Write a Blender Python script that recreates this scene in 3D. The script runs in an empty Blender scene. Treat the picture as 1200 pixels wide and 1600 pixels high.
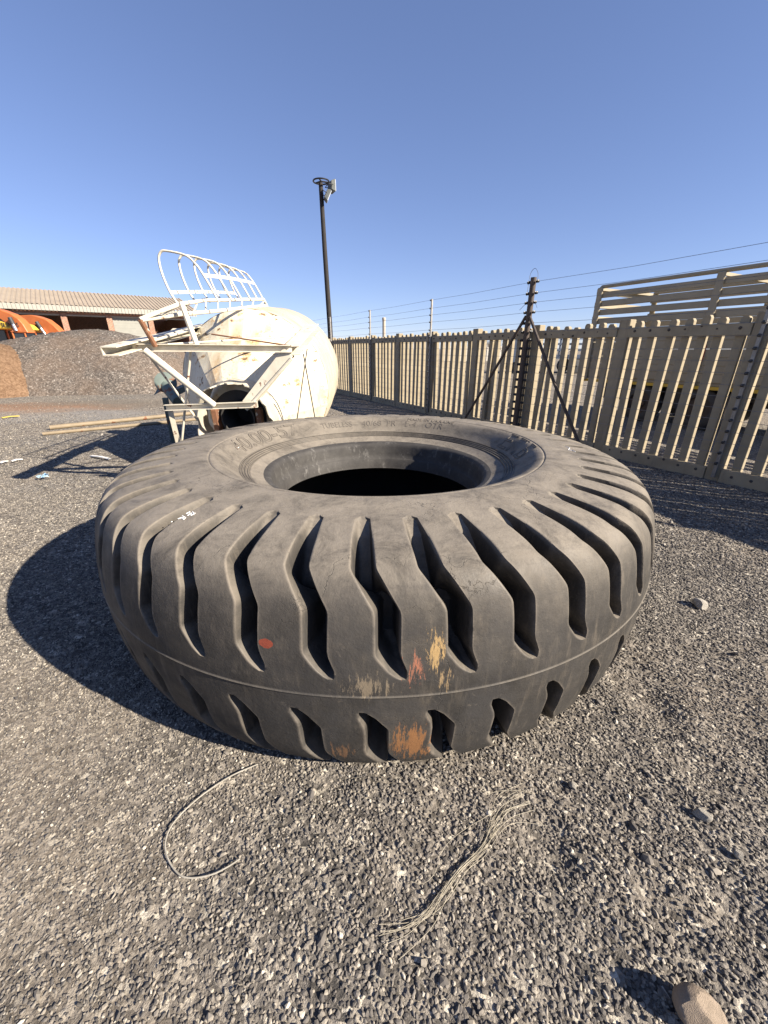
import bpy, bmesh, math, random
import numpy as np
from mathutils import Vector, Matrix

random.seed(7)
rng = np.random.default_rng(11)
R = math.radians
scene = bpy.context.scene
C = scene.collection

# ------------------------------------------------------------------ camera
CAM_H = 1.66
FPX, HORIZON = 610.0, 545.0            # focal length and horizon row of the 1200x1600 photograph
PITCH = math.atan((800 - HORIZON) / FPX)
cd = bpy.data.cameras.new('camera')
cam = bpy.data.objects.new('camera', cd)
C.objects.link(cam)
cam.location = (0, 0, CAM_H)
cam.rotation_euler = (math.pi / 2 - PITCH, 0, 0)
cd.sensor_fit = 'VERTICAL'
cd.sensor_height = 24
cd.lens = FPX / 1600 * 24
cd.clip_start = 0.02
cd.clip_end = 3000
scene.camera = cam

# ------------------------------------------------------------------ world, sun, exposure
SH = Vector((-0.905, 0.425))           # heading of the shadows on the ground
SUN_EL = R(31.0)
world = bpy.data.worlds.new('World')
scene.world = world
world.use_nodes = True
wn = world.node_tree
bg = wn.nodes['Background']
sky = wn.nodes.new('ShaderNodeTexSky')
sky.sky_type = 'NISHITA'
sky.sun_disc = False
sky.sun_elevation = SUN_EL
sky.sun_rotation = math.atan2(-SH.x, -SH.y)
sky.altitude = 1500
sky.air_density = 1.0
sky.dust_density = 0.0
sky.ozone_density = 2.6
tint = wn.nodes.new('ShaderNodeMix')
tint.data_type = 'RGBA'
tint.blend_type = 'MULTIPLY'
tint.inputs[0].default_value = 1.0
tint.inputs[7].default_value = (0.915, 0.935, 1.20, 1)
soft = wn.nodes.new('ShaderNodeGamma')          # the camera's soft contrast, even over the whole dome
soft.inputs[1].default_value = 0.75
wn.links.new(sky.outputs[0], soft.inputs[0])
wn.links.new(soft.outputs[0], tint.inputs[6])
wn.links.new(tint.outputs[2], bg.inputs[0])
bg.inputs[1].default_value = 0.078
sd = bpy.data.lights.new('sun', 'SUN')
sd.energy = 5.0
sd.angle = R(0.53)
sd.color = (1.0, 0.90, 0.76)
sun = bpy.data.objects.new('sun', sd)
C.objects.link(sun)
light_dir = Vector((SH.x * math.cos(SUN_EL), SH.y * math.cos(SUN_EL), -math.sin(SUN_EL)))
sun.rotation_euler = light_dir.to_track_quat('-Z', 'Y').to_euler()
sun.location = (10, -5, 12)
scene.view_settings.view_transform = 'Standard'
scene.view_settings.look = 'None'
scene.view_settings.exposure = 1.38
scene.view_settings.gamma = 1
scene.cycles.max_bounces = 4
scene.cycles.diffuse_bounces = 2

# ------------------------------------------------------------------ measuring helpers
_c, _s = math.cos(PITCH), math.sin(PITCH)
def ray(px, py):
    x = (px - 600) / FPX
    y = (800 - py) / FPX
    return Vector((x, _c + _s * y, -_s + _c * y))
def U(px, py, Y):
    r = ray(px, py)
    t = Y / r.y
    return Vector((r.x * t, Y, CAM_H + r.z * t))
def G(px, py, z=0.0):
    r = ray(px, py)
    t = (z - CAM_H) / r.z
    return Vector((r.x * t, r.y * t, z))

# ------------------------------------------------------------------ materials
MATS = {}
class NT:
    def __init__(self, name):
        self.m = bpy.data.materials.new(name)
        self.m.use_nodes = True
        self.t = self.m.node_tree
        self.b = self.t.nodes['Principled BSDF']
        self.tc = self.t.nodes.new('ShaderNodeTexCoord')
        MATS[name] = self.m
    def n(self, typ, **kw):
        nd = self.t.nodes.new(typ)
        for k, v in kw.items():
            setattr(nd, k, v)
        return nd
    def l(self, a, b):
        self.t.links.new(a, b)
    def noise(self, scale, detail=4, rough=0.6, coord=None, dist=0.0):
        nd = self.n('ShaderNodeTexNoise')
        nd.inputs['Scale'].default_value = scale
        nd.inputs['Detail'].default_value = detail
        nd.inputs['Roughness'].default_value = rough
        nd.inputs['Distortion'].default_value = dist
        self.l(coord if coord is not None else self.tc.outputs['Object'], nd.inputs['Vector'])
        return nd.outputs['Fac']
    def voro(self, scale, coord=None, out='Color', feature='F1'):
        nd = self.n('ShaderNodeTexVoronoi')
        nd.feature = feature
        nd.inputs['Scale'].default_value = scale
        self.l(coord if coord is not None else self.tc.outputs['Object'], nd.inputs['Vector'])
        return nd.outputs[out]
    def ramp(self, fac, stops, interp='LINEAR'):
        nd = self.n('ShaderNodeValToRGB')
        cr = nd.color_ramp
        cr.interpolation = interp
        while len(cr.elements) < len(stops):
            cr.elements.new(0.5)
        for e, (p, c) in zip(cr.elements, stops):
            e.position = p
            e.color = (c, c, c, 1) if isinstance(c, (int, float)) else (*c, 1)
        self.l(fac, nd.inputs[0])
        return nd.outputs[0]
    def mix(self, fac, a, b, mode='MIX'):
        nd = self.n('ShaderNodeMix', data_type='RGBA', blend_type=mode)
        for sock, v in ((nd.inputs[0], fac), (nd.inputs[6], a), (nd.inputs[7], b)):
            if isinstance(v, (int, float)):
                sock.default_value = v
            elif isinstance(v, tuple):
                sock.default_value = (*v, 1)
            else:
                self.l(v, sock)
        return nd.outputs[2]
    def math(self, op, a, b=None, clamp=False):
        nd = self.n('ShaderNodeMath', operation=op)
        nd.use_clamp = clamp
        for sock, v in ((nd.inputs[0], a), (nd.inputs[1], b)):
            if v is None:
                continue
            if isinstance(v, (int, float)):
                sock.default_value = v
            else:
                self.l(v, sock)
        return nd.outputs[0]
    def mapping(self, scale=(1, 1, 1), loc=(0, 0, 0), rot=(0, 0, 0), coord=None):
        nd = self.n('ShaderNodeMapping')
        nd.inputs['Scale'].default_value = scale
        nd.inputs['Location'].default_value = loc
        nd.inputs['Rotation'].default_value = rot
        self.l(coord if coord is not None else self.tc.outputs['Object'], nd.inputs[0])
        return nd.outputs[0]
    def blob(self, centre, radius, soft, coord=None, scale=(1, 1, 1)):
        """1 inside an ellipsoid about a point, 0 outside"""
        nd = self.n('ShaderNodeVectorMath', operation='SUBTRACT')
        self.l(coord if coord is not None else self.tc.outputs['Object'], nd.inputs[0])
        nd.inputs[1].default_value = centre
        sc = self.n('ShaderNodeVectorMath', operation='MULTIPLY')
        self.l(nd.outputs[0], sc.inputs[0])
        sc.inputs[1].default_value = scale
        ln = self.n('ShaderNodeVectorMath', operation='LENGTH')
        self.l(sc.outputs[0], ln.inputs[0])
        mr = self.n('ShaderNodeMapRange')
        mr.inputs[1].default_value = radius - soft
        mr.inputs[2].default_value = radius + soft
        mr.inputs[3].default_value = 1
        mr.inputs[4].default_value = 0
        self.l(ln.outputs['Value'], mr.inputs[0])
        return mr.outputs[0]
    def bump(self, h, strength=0.3, dist=0.01):
        nd = self.n('ShaderNodeBump')
        nd.inputs['Strength'].default_value = strength
        nd.inputs['Distance'].default_value = dist
        self.l(h, nd.inputs['Height'])
        self.l(nd.outputs[0], self.b.inputs['Normal'])
    def out(self, col, rough=0.8, metal=0.0, spec=None):
        if isinstance(col, tuple):
            self.b.inputs['Base Color'].default_value = (*col, 1)
        else:
            self.l(col, self.b.inputs['Base Color'])
        if isinstance(rough, (int, float)):
            self.b.inputs['Roughness'].default_value = rough
        else:
            self.l(rough, self.b.inputs['Roughness'])
        self.b.inputs['Metallic'].default_value = metal
        if spec is not None:
            self.b.inputs['Specular IOR Level'].default_value = spec
        return self.m

def worn(name, base, dark, scale=6, rough=0.7, metal=0.0, bump=0.15, spots=None, spotcol=(0.16, 0.06, 0.025)):
    """paint or metal with broad tonal wear and optional rust spots"""
    k = NT(name)
    f = k.ramp(k.noise(scale, 6, 0.65), [(0.3, 0.0), (0.7, 1.0)])
    col = k.mix(f, dark, base)
    if spots:
        s1 = k.ramp(k.noise(spots[0], 5, 0.6), [(spots[1], 0.0), (spots[1] + 0.05, 1.0)])
        col = k.mix(s1, col, spotcol)
    k.bump(k.noise(scale * 9, 4, 0.6), bump, 0.004)
    return k.out(col, rough, metal)

def make_materials():
    # loose stone: tone differs from stone to stone
    k = NT('stone')
    oi = k.n('ShaderNodeObjectInfo')
    col = k.ramp(oi.outputs['Random'], [(0.0, (0.070, 0.064, 0.059)), (0.35, (0.140, 0.127, 0.113)), (0.7, (0.215, 0.193, 0.165)),
                                       (0.95, (0.32, 0.286, 0.235)), (1.0, (0.50, 0.46, 0.39))])
    col = k.mix(0.5, col, k.ramp(k.noise(1.6, 3), [(0.3, (0.62, 0.62, 0.62)), (0.7, (1.15, 1.12, 1.08))]), 'MULTIPLY')
    k.out(col, 0.85, spec=0.25)
    # ground sheet
    k = NT('ground')
    v1 = k.voro(48)
    g = k.n('ShaderNodeSeparateColor')
    k.l(v1, g.inputs[0])
    fine = k.ramp(g.outputs[0], [(0.0, (0.065, 0.06, 0.054)), (0.5, (0.165, 0.149, 0.13)), (0.9, (0.275, 0.246, 0.205)), (1.0, (0.50, 0.46, 0.38))])
    v2 = k.voro(17)
    g2 = k.n('ShaderNodeSeparateColor')
    k.l(v2, g2.inputs[0])
    fine = k.mix(0.5, fine, k.ramp(g2.outputs[1], [(0, 0.45), (1, 1.5)]), 'MULTIPLY')
    dust = k.ramp(k.noise(0.55, 5, 0.62), [(0.42, 0.0), (0.66, 1.0)])
    col = k.mix(k.math('MULTIPLY', dust, 0.5), fine, (0.27, 0.222, 0.168))
    wob = k.n('ShaderNodeVectorMath', operation='ADD')
    nz = k.n('ShaderNodeTexNoise')
    nz.inputs['Scale'].default_value = 0.9
    nz.inputs['Detail'].default_value = 5
    k.l(k.tc.outputs['Object'], nz.inputs['Vector'])
    sc = k.n('ShaderNodeVectorMath', operation='MULTIPLY_ADD')
    k.l(nz.outputs['Color'], sc.inputs[0])
    sc.inputs[1].default_value = (2.4, 2.4, 0)
    sc.inputs[2].default_value = (-1.2, -1.2, 0)
    k.l(k.tc.outputs['Object'], wob.inputs[0])
    k.l(sc.outputs[0], wob.inputs[1])
    w = wob.outputs[0]
    red = k.blob((-12.0, 12.4, 0), 1.0, 0.35, w, (0.27, 0.95, 0))
    col = k.mix(k.math('MULTIPLY', red, 0.85), col, (0.30, 0.155, 0.085))
    tan = k.blob((-12.5, 11.3, 0), 1.0, 0.3, w, (0.25, 0.9, 0))
    col = k.mix(k.math('MULTIPLY', tan, 0.55), col, (0.25, 0.185, 0.135))
    mud = k.blob((-9.0, 13.2, 0), 1.0, 0.4, w, (0.30, 1.0, 0))
    col = k.mix(k.math('MULTIPLY', mud, 0.6), col, (0.17, 0.14, 0.105))
    grey = k.blob((-7.8, 10.6, 0), 1.0, 0.4, w, (0.30, 1.1, 0))
    col = k.mix(k.math('MULTIPLY', grey, 0.55), col, k.mix(g.outputs[1], (0.16, 0.155, 0.15), (0.36, 0.345, 0.32)))
    k.bump(k.math('ADD', k.math('MULTIPLY', g.outputs[2], 0.6), k.noise(30, 5, 0.7)), 0.9, 0.02)
    k.out(col, 0.95, spec=0.15)
    # crushed stone heap
    k = NT('heap_stone')
    v = k.voro(22)
    g = k.n('ShaderNodeSeparateColor')
    k.l(v, g.inputs[0])
    col = k.ramp(g.outputs[0], [(0.0, (0.060, 0.053, 0.047)), (0.5, (0.122, 0.105, 0.091)), (0.92, (0.195, 0.168, 0.143)), (1.0, (0.34, 0.31, 0.27))])
    br = k.ramp(k.noise(0.5, 5, 0.6), [(0.45, 0.0), (0.62, 1.0)])
    col = k.mix(k.math('MULTIPLY', br, 0.5), col, (0.175, 0.125, 0.09))
    k.bump(k.math('ADD', g.outputs[2], k.noise(12, 5, 0.7)), 0.8, 0.04)
    k.out(col, 0.95, spec=0.1)
    k = NT('heap_soil')
    v = k.voro(20)
    g = k.n('ShaderNodeSeparateColor')
    k.l(v, g.inputs[0])
    col = k.mix(0.55, k.ramp(k.noise(3, 6, 0.7), [(0.3, (0.13, 0.072, 0.038)), (0.7, (0.23, 0.14, 0.08))]),
                k.ramp(g.outputs[0], [(0, (0.10, 0.062, 0.04)), (1, (0.26, 0.175, 0.115))]))
    k.bump(k.math('ADD', g.outputs[2], k.noise(14, 5, 0.7)), 0.9, 0.05)
    k.out(col, 0.95, spec=0.1)
    # dusty rubber
    k = NT('rubber')
    base = k.ramp(k.noise(2.6, 8, 0.72), [(0.34, (0.020, 0.0185, 0.017)), (0.5, (0.036, 0.0325, 0.0285)), (0.66, (0.075, 0.065, 0.053))])
    geo = k.n('ShaderNodeNewGeometry')
    sx = k.n('ShaderNodeSeparateXYZ')
    k.l(geo.outputs['Normal'], sx.inputs[0])
    # dust settles on faces that look up
    up = k.n('ShaderNodeMapRange')
    up.inputs[1].default_value = 0.12
    up.inputs[2].default_value = 0.95
    k.l(sx.outputs['Z'], up.inputs[0])
    dustn = k.ramp(k.noise(5, 8, 0.78, None, 0.6), [(0.33, 0.25), (0.5, 0.75), (0.66, 1.0)])
    col = k.mix(k.math('MULTIPLY', up.outputs[0], k.math('MULTIPLY', dustn, 0.92)), base, (0.247, 0.215, 0.172))
    # scuffs: long scratches in varied directions
    st = k.noise(3.2, 6, 0.72, k.mapping((9, 9, 1.4), rot=(0.25, 0.2, 0.3)))
    col = k.mix(k.ramp(st, [(0.52, 0.0), (0.76, 0.5)]), col, (0.15, 0.125, 0.095))
    st2 = k.noise(4.0, 5, 0.7, k.mapping((1.3, 1.3, 8), rot=(0.5, 0.1, 0)))
    col = k.mix(k.ramp(st2, [(0.56, 0.0), (0.72, 0.45)]), col, (0.040, 0.036, 0.034))
    # clean dark rubber low on the worn crown
    pat = k.math('MULTIPLY', k.blob((0.12, -1.76, 0.50), 0.62, 0.3, None, (1, 1, 1.3)), k.ramp(k.noise(5, 5, 0.7), [(0.35, 0.0), (0.6, 1.0)]))
    col = k.mix(k.math('MULTIPLY', pat, 0.75), col, (0.040, 0.038, 0.037))
    # worn, dusty edges of the lugs
    edge = k.ramp(geo.outputs['Pointiness'], [(0.505, 0.0), (0.56, 1.0)])
    col = k.mix(k.math('MULTIPLY', k.math('MULTIPLY', edge, 0.6), k.ramp(k.noise(14, 5, 0.7), [(0.35, 0.1), (0.65, 1.0)])), col, (0.21, 0.178, 0.142))
    # grime splashes and pale dust rubbed into the crown
    sp = k.noise(16, 8, 0.8, None, 0.8)
    col = k.mix(k.ramp(sp, [(0.60, 0.0), (0.70, 0.45)]), col, (0.16, 0.135, 0.105))
    col = k.mix(k.ramp(k.noise(38, 5, 0.75), [(0.63, 0.0), (0.70, 0.5)]), col, (0.030, 0.028, 0.026))
    # rubbed-on paint and rust, with torn edges
    tear = k.noise(22, 9, 0.82, k.mapping((2.3, 1.0, 0.36), rot=(0, 0.25, 0)))
    def smear(centre, rad, soft, sc, colour, lo, amount=0.9):
        nonlocal col
        v = k.math('ADD', k.math('MULTIPLY', k.blob(centre, rad, rad * 0.8, None, sc), 0.30), tear)
        f = k.ramp(v, [(lo + 0.235, 0.0), (lo + 0.275, 1.0)])
        col = k.mix(k.math('MULTIPLY', f, amount), col, colour)
    smear((0.225, -1.745, 0.690), 0.060, 0.03, (1.4, 0.3, 0.55), (0.36, 0.24, 0.105), 0.50, 0.85)
    smear((0.150, -1.752, 0.640), 0.075, 0.03, (1.2, 0.3, 0.85), (0.30, 0.12, 0.07), 0.52, 0.85)
    smear((0.255, -1.750, 0.590), 0.050, 0.03, (1.3, 0.3, 0.6), (0.30, 0.21, 0.11), 0.52, 0.8)
    smear((0.150, -1.730, 0.250), 0.120, 0.05, (1.0, 0.3, 0.8), (0.26, 0.12, 0.045), 0.49, 0.8)
    smear((-0.12, -1.715, 0.20), 0.10, 0.05, (0.9, 0.3, 1.3), (0.20, 0.105, 0.05), 0.53, 0.7)
    smear((-0.02, -1.75, 0.57), 0.11, 0.06, (0.9, 0.3, 1.5), (0.22, 0.175, 0.12), 0.52, 0.7)
    red = k.math('ADD', k.blob((-0.365, -1.725, 0.715), 0.027, 0.012, None, (1, 1, 1.5)), k.math('MULTIPLY', tear, 0.9))
    col = k.mix(k.ramp(red, [(0.93, 0.0), (1.0, 0.9)]), col, (0.24, 0.05, 0.026))
    # white chalk on the shoulder
    # fine cracks
    ck = k.n('ShaderNodeTexVoronoi', feature='DISTANCE_TO_EDGE')
    ck.inputs['Scale'].default_value = 5.0
    cw = k.n('ShaderNodeVectorMath', operation='ADD')
    cn = k.n('ShaderNodeTexNoise')
    cn.inputs['Scale'].default_value = 14
    cn.inputs['Detail'].default_value = 6
    k.l(k.tc.outputs['Object'], cn.inputs['Vector'])
    cs = k.n('ShaderNodeVectorMath', operation='SCALE')
    cs.inputs['Scale'].default_value = 0.16
    k.l(cn.outputs['Color'], cs.inputs[0])
    k.l(k.tc.outputs['Object'], cw.inputs[0])
    k.l(cs.outputs[0], cw.inputs[1])
    k.l(k.mapping((0.55, 0.55, 1.5), coord=cw.outputs[0]), ck.inputs['Vector'])
    crack = k.ramp(ck.outputs['Distance'], [(0.0, 1.0), (0.007, 0.0)])
    crack = k.math('MULTIPLY', crack, k.ramp(k.noise(1.9, 3), [(0.52, 0.0), (0.58, 1.0)]))
    col = k.mix(k.math('MULTIPLY', crack, 0.6), col, (0.03, 0.028, 0.026))
    hgt = k.math('SUBTRACT', k.math('ADD', k.noise(26, 6, 0.7), k.math('MULTIPLY', k.noise(120, 3, 0.6), 0.35)), k.math('MULTIPLY', crack, 1.2))
    k.bump(hgt, 0.45, 0.006)
    k.out(col, k.ramp(k.noise(7, 4), [(0.3, 0.55), (0.7, 0.85)]), spec=0.3)
    worn('rubber_letter', (0.12, 0.104, 0.085), (0.085, 0.073, 0.06), 12, 0.8)  # shading of the letter recesses, put into a darker rubber colour
    # bare bead and liner
    k = NT('rubber_bead')
    sc = k.noise(9, 7, 0.8, k.mapping((1.6, 1.6, 0.7)))
    col = k.ramp(k.noise(6, 6, 0.7), [(0.3, (0.028, 0.026, 0.025)), (0.7, (0.060, 0.056, 0.051))])
    col = k.mix(k.ramp(sc, [(0.56, 0.0), (0.66, 0.5)]), col, (0.19, 0.18, 0.165))
    k.bump(k.noise(30, 5, 0.7), 0.3, 0.006)
    k.out(col, 0.7, spec=0.3)
    worn('rubber_liner', (0.03, 0.03, 0.03), (0.018, 0.018, 0.018), 6, 0.8)
    # silo paint
    k = NT('silo_paint')
    col = k.ramp(k.noise(1.4, 6, 0.65), [(0.3, (0.52, 0.46, 0.33)), (0.65, (0.70, 0.645, 0.51))])
    streak = k.noise(2.2, 5, 0.7, k.mapping((3.2, 1.2, 0.55)))
    col = k.mix(k.ramp(streak, [(0.54, 0.0), (0.74, 0.6)]), col, (0.42, 0.27, 0.11))
    chip = k.noise(5.5, 7, 0.75, k.mapping((1.0, 1.0, 1.6)))
    halo = k.ramp(chip, [(0.56, 0.0), (0.63, 0.9)])
    col = k.mix(halo, col, (0.48, 0.27, 0.09))
    col = k.mix(k.ramp(chip, [(0.62, 0.0), (0.635, 1.0)]), col, (0.10, 0.065, 0.045))
    jit = k.noise(16, 6, 0.75)
    for (px, py, rr) in ((408, 501, .045), (432, 511, .06), (398, 519, .04), (390, 531, .05), (402, 527, .035), (414, 502, .04), (366, 520, .05), (354, 590, .055),
                         (346, 562, .05), (338, 575, .05), (464, 577, .05), (420, 620, .045), (430, 642, .05), (497, 613, .05), (383, 595, .05), (462, 505, .035),
                         (352, 575, .04), (484, 600, .03), (448, 608, .025)):
        p = U(px, py, 5.55) - Vector((-1.87, 6.0, 0))
        run = k.blob((p.x, p.y, p.z - 0.07), rr * 1.7, rr * 1.2, None, (1.6, 0.12, 0.55))
        col = k.mix(k.math('MULTIPLY', run, k.ramp(jit, [(0.3, 0.1), (0.6, 0.55)])), col, (0.46, 0.27, 0.10))
        spot = k.math('ADD', k.blob((p.x, p.y, p.z), rr * 0.8, rr * 0.8, None, (0.8, 0.12, 1.3)), k.math('MULTIPLY', jit, 1.3))
        col = k.mix(k.ramp(spot, [(1.0, 0.0), (1.08, 1.0)]), col, (0.085, 0.055, 0.04))
    k.bump(k.noise(2.4, 4), 0.35, 0.05)
    k.out(col, 0.6)
    worn('silo_band', (0.50, 0.44, 0.33), (0.36, 0.31, 0.23), 3, 0.7, spots=(6, 0.68), spotcol=(0.22, 0.12, 0.05))
    worn('silo_inner', (0.50, 0.46, 0.37), (0.36, 0.33, 0.26), 5, 0.75, spots=(7, 0.66))
    worn('white_steel', (0.68, 0.63, 0.52), (0.50, 0.45, 0.35), 5, 0.6, spots=(9, 0.63))
    worn('rusty_steel', (0.26, 0.12, 0.06), (0.12, 0.055, 0.03), 9, 0.85, spots=(8, 0.6), spotcol=(0.5, 0.45, 0.36))
    # fence
    k = NT('fence_concrete')
    col = k.ramp(k.noise(3.0, 6, 0.65), [(0.25, (0.225, 0.184, 0.122)), (0.5, (0.295, 0.246, 0.166)), (0.75, (0.35, 0.294, 0.202))])
    col = k.mix(k.ramp(k.noise(40, 4, 0.7), [(0.62, 0.0), (0.72, 0.5)]), col, (0.15, 0.12, 0.085))
    stain = k.noise(2.0, 6, 0.7, k.mapping((6, 6, 0.8)))
    col = k.mix(k.ramp(stain, [(0.55, 0.0), (0.75, 0.5)]), col, (0.13, 0.10, 0.07))
    k.bump(k.noise(60, 4, 0.7), 0.3, 0.003)
    k.out(col, 0.85)
    worn('dark_bolt', (0.09, 0.075, 0.06), (0.05, 0.04, 0.035), 20, 0.7)
    worn('rust_post', (0.085, 0.06, 0.045), (0.045, 0.035, 0.03), 8, 0.75)
    worn('galvanised', (0.30, 0.29, 0.27), (0.20, 0.19, 0.18), 12, 0.5, 0.5)
    worn('insulator_black', (0.025, 0.025, 0.027), (0.015, 0.015, 0.016), 20, 0.4)
    worn('wire_steel', (0.27, 0.27, 0.27), (0.2, 0.2, 0.2), 20, 0.4, 0.7)
    worn('pole_timber', (0.026, 0.021, 0.018), (0.014, 0.012, 0.011), 5, 0.85)
    worn('black_iron', (0.022, 0.022, 0.024), (0.015, 0.015, 0.016), 8, 0.5)
    worn('lamp_case', (0.16, 0.17, 0.16), (0.10, 0.11, 0.10), 8, 0.5)
    k = NT('lamp_glass'); k.out((0.75, 0.78, 0.80), 0.08, 0.2)
    # shed
    k = NT('brick')
    bt = k.n('ShaderNodeTexBrick')
    bt.inputs['Scale'].default_value = 1.0
    bt.inputs['Brick Width'].default_value = 0.23
    bt.inputs['Row Height'].default_value = 0.085
    bt.inputs['Mortar Size'].default_value = 0.010
    bt.inputs['Color1'].default_value = (0.36, 0.15, 0.085, 1)
    bt.inputs['Color2'].default_value = (0.25, 0.105, 0.065, 1)
    bt.inputs['Mortar'].default_value = (0.38, 0.31, 0.25, 1)
    sxyz = k.n('ShaderNodeSeparateXYZ'); k.l(k.tc.outputs['Object'], sxyz.inputs[0])
    cxyz = k.n('ShaderNodeCombineXYZ')
    k.l(k.math('ADD', sxyz.outputs['X'], sxyz.outputs['Y']), cxyz.inputs['X'])
    k.l(sxyz.outputs['Z'], cxyz.inputs['Y'])
    k.l(cxyz.outputs[0], bt.inputs['Vector'])
    col = k.mix(0.6, bt.outputs['Color'], k.ramp(k.noise(5, 5, 0.7), [(0.3, 0.55), (0.7, 1.35)]), 'MULTIPLY')
    k.out(col, 0.9)
    worn('concrete', (0.42, 0.37, 0.30), (0.33, 0.29, 0.24), 3, 0.9)
    worn('roof_sheet', (0.33, 0.272, 0.205), (0.27, 0.222, 0.168), 0.8, 0.7)
    worn('fascia_sheet', (0.33, 0.315, 0.275), (0.27, 0.26, 0.225), 1.5, 0.6)
    worn('shutter', (0.27, 0.265, 0.23), (0.23, 0.225, 0.195), 2, 0.6)
    worn('shed_dark', (0.06, 0.055, 0.05), (0.04, 0.038, 0.035), 2, 0.9)
    # machines
    worn('machine_orange', (0.50, 0.145, 0.04), (0.40, 0.11, 0.03), 2, 0.45, spots=(3, 0.68), spotcol=(0.30, 0.13, 0.06))
    worn('machine_yellow', (0.68, 0.45, 0.05), (0.58, 0.37, 0.045), 2, 0.45)
    worn('machine_dark', (0.05, 0.05, 0.052), (0.028, 0.028, 0.03), 3, 0.6)
    worn('machine_grey', (0.20, 0.20, 0.20), (0.13, 0.13, 0.135), 3, 0.6)
    k = NT('chrome'); k.out((0.75, 0.75, 0.76), 0.2, 0.9)
    k = NT('glass_dark'); k.out((0.03, 0.04, 0.05), 0.08, 0.0)
    worn('trailer_paint', (0.33, 0.28, 0.19), (0.26, 0.22, 0.15), 2, 0.55)
    worn('reflector_yellow', (0.60, 0.38, 0.03), (0.50, 0.30, 0.03), 4, 0.4)
    worn('reflector_red', (0.42, 0.05, 0.03), (0.35, 0.04, 0.03), 4, 0.4)
    worn('lorry_blue', (0.055, 0.075, 0.12), (0.035, 0.05, 0.08), 2, 0.5)
    worn('wall_white', (0.62, 0.58, 0.50), (0.54, 0.50, 0.43), 0.6, 0.9)
    worn('bark_grey', (0.15, 0.12, 0.095), (0.10, 0.08, 0.065), 6, 0.9)
    worn('wire_white', (0.36, 0.335, 0.285), (0.24, 0.22, 0.18), 14, 0.55)
    worn('wire_straw', (0.38, 0.34, 0.26), (0.24, 0.21, 0.155), 14, 0.6)
    worn('plastic_white', (0.72, 0.70, 0.65), (0.62, 0.60, 0.55), 9, 0.5)
    worn('plastic_yellow', (0.62, 0.48, 0.06), (0.5, 0.38, 0.05), 9, 0.5)
    worn('plastic_blue', (0.25, 0.42, 0.58), (0.2, 0.34, 0.48), 9, 0.4)
    worn('pipe_tan', (0.25, 0.195, 0.125), (0.18, 0.14, 0.09), 4, 0.7, spots=(4, 0.62))
    worn('scrap_green', (0.13, 0.17, 0.15), (0.09, 0.11, 0.10), 5, 0.7, spots=(5, 0.55))
    worn('rock_tan', (0.30, 0.235, 0.175), (0.21, 0.165, 0.12), 6, 0.9, bump=1.0)
    worn('stone_pale', (0.42, 0.385, 0.325), (0.28, 0.255, 0.215), 9, 0.9, bump=1.0)
    worn('chalk', (0.80, 0.80, 0.78), (0.7, 0.7, 0.68), 20, 0.9)
make_materials()
def M(n):
    return MATS[n]

# ------------------------------------------------------------------ object helpers
def tag(o, label=None, cat=None, group=None, kind=None):
    if label: o['label'] = label
    if cat: o['category'] = cat
    if group: o['group'] = group
    if kind: o['kind'] = kind
    return o
def empty(name, loc=(0, 0, 0), rz=0.0):
    o = bpy.data.objects.new(name, None)
    C.objects.link(o)
    o.location = loc
    o.rotation_euler = (0, 0, rz)
    o.empty_display_size = 0.2
    return o
def link(name, me, mat, parent=None, loc=None):
    o = bpy.data.objects.new(name, me)
    C.objects.link(o)
    if mat and not me.materials:
        me.materials.append(M(mat))
    if parent is not None:
        o.parent = parent
    if loc is not None:
        o.location = loc
    return o

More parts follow.
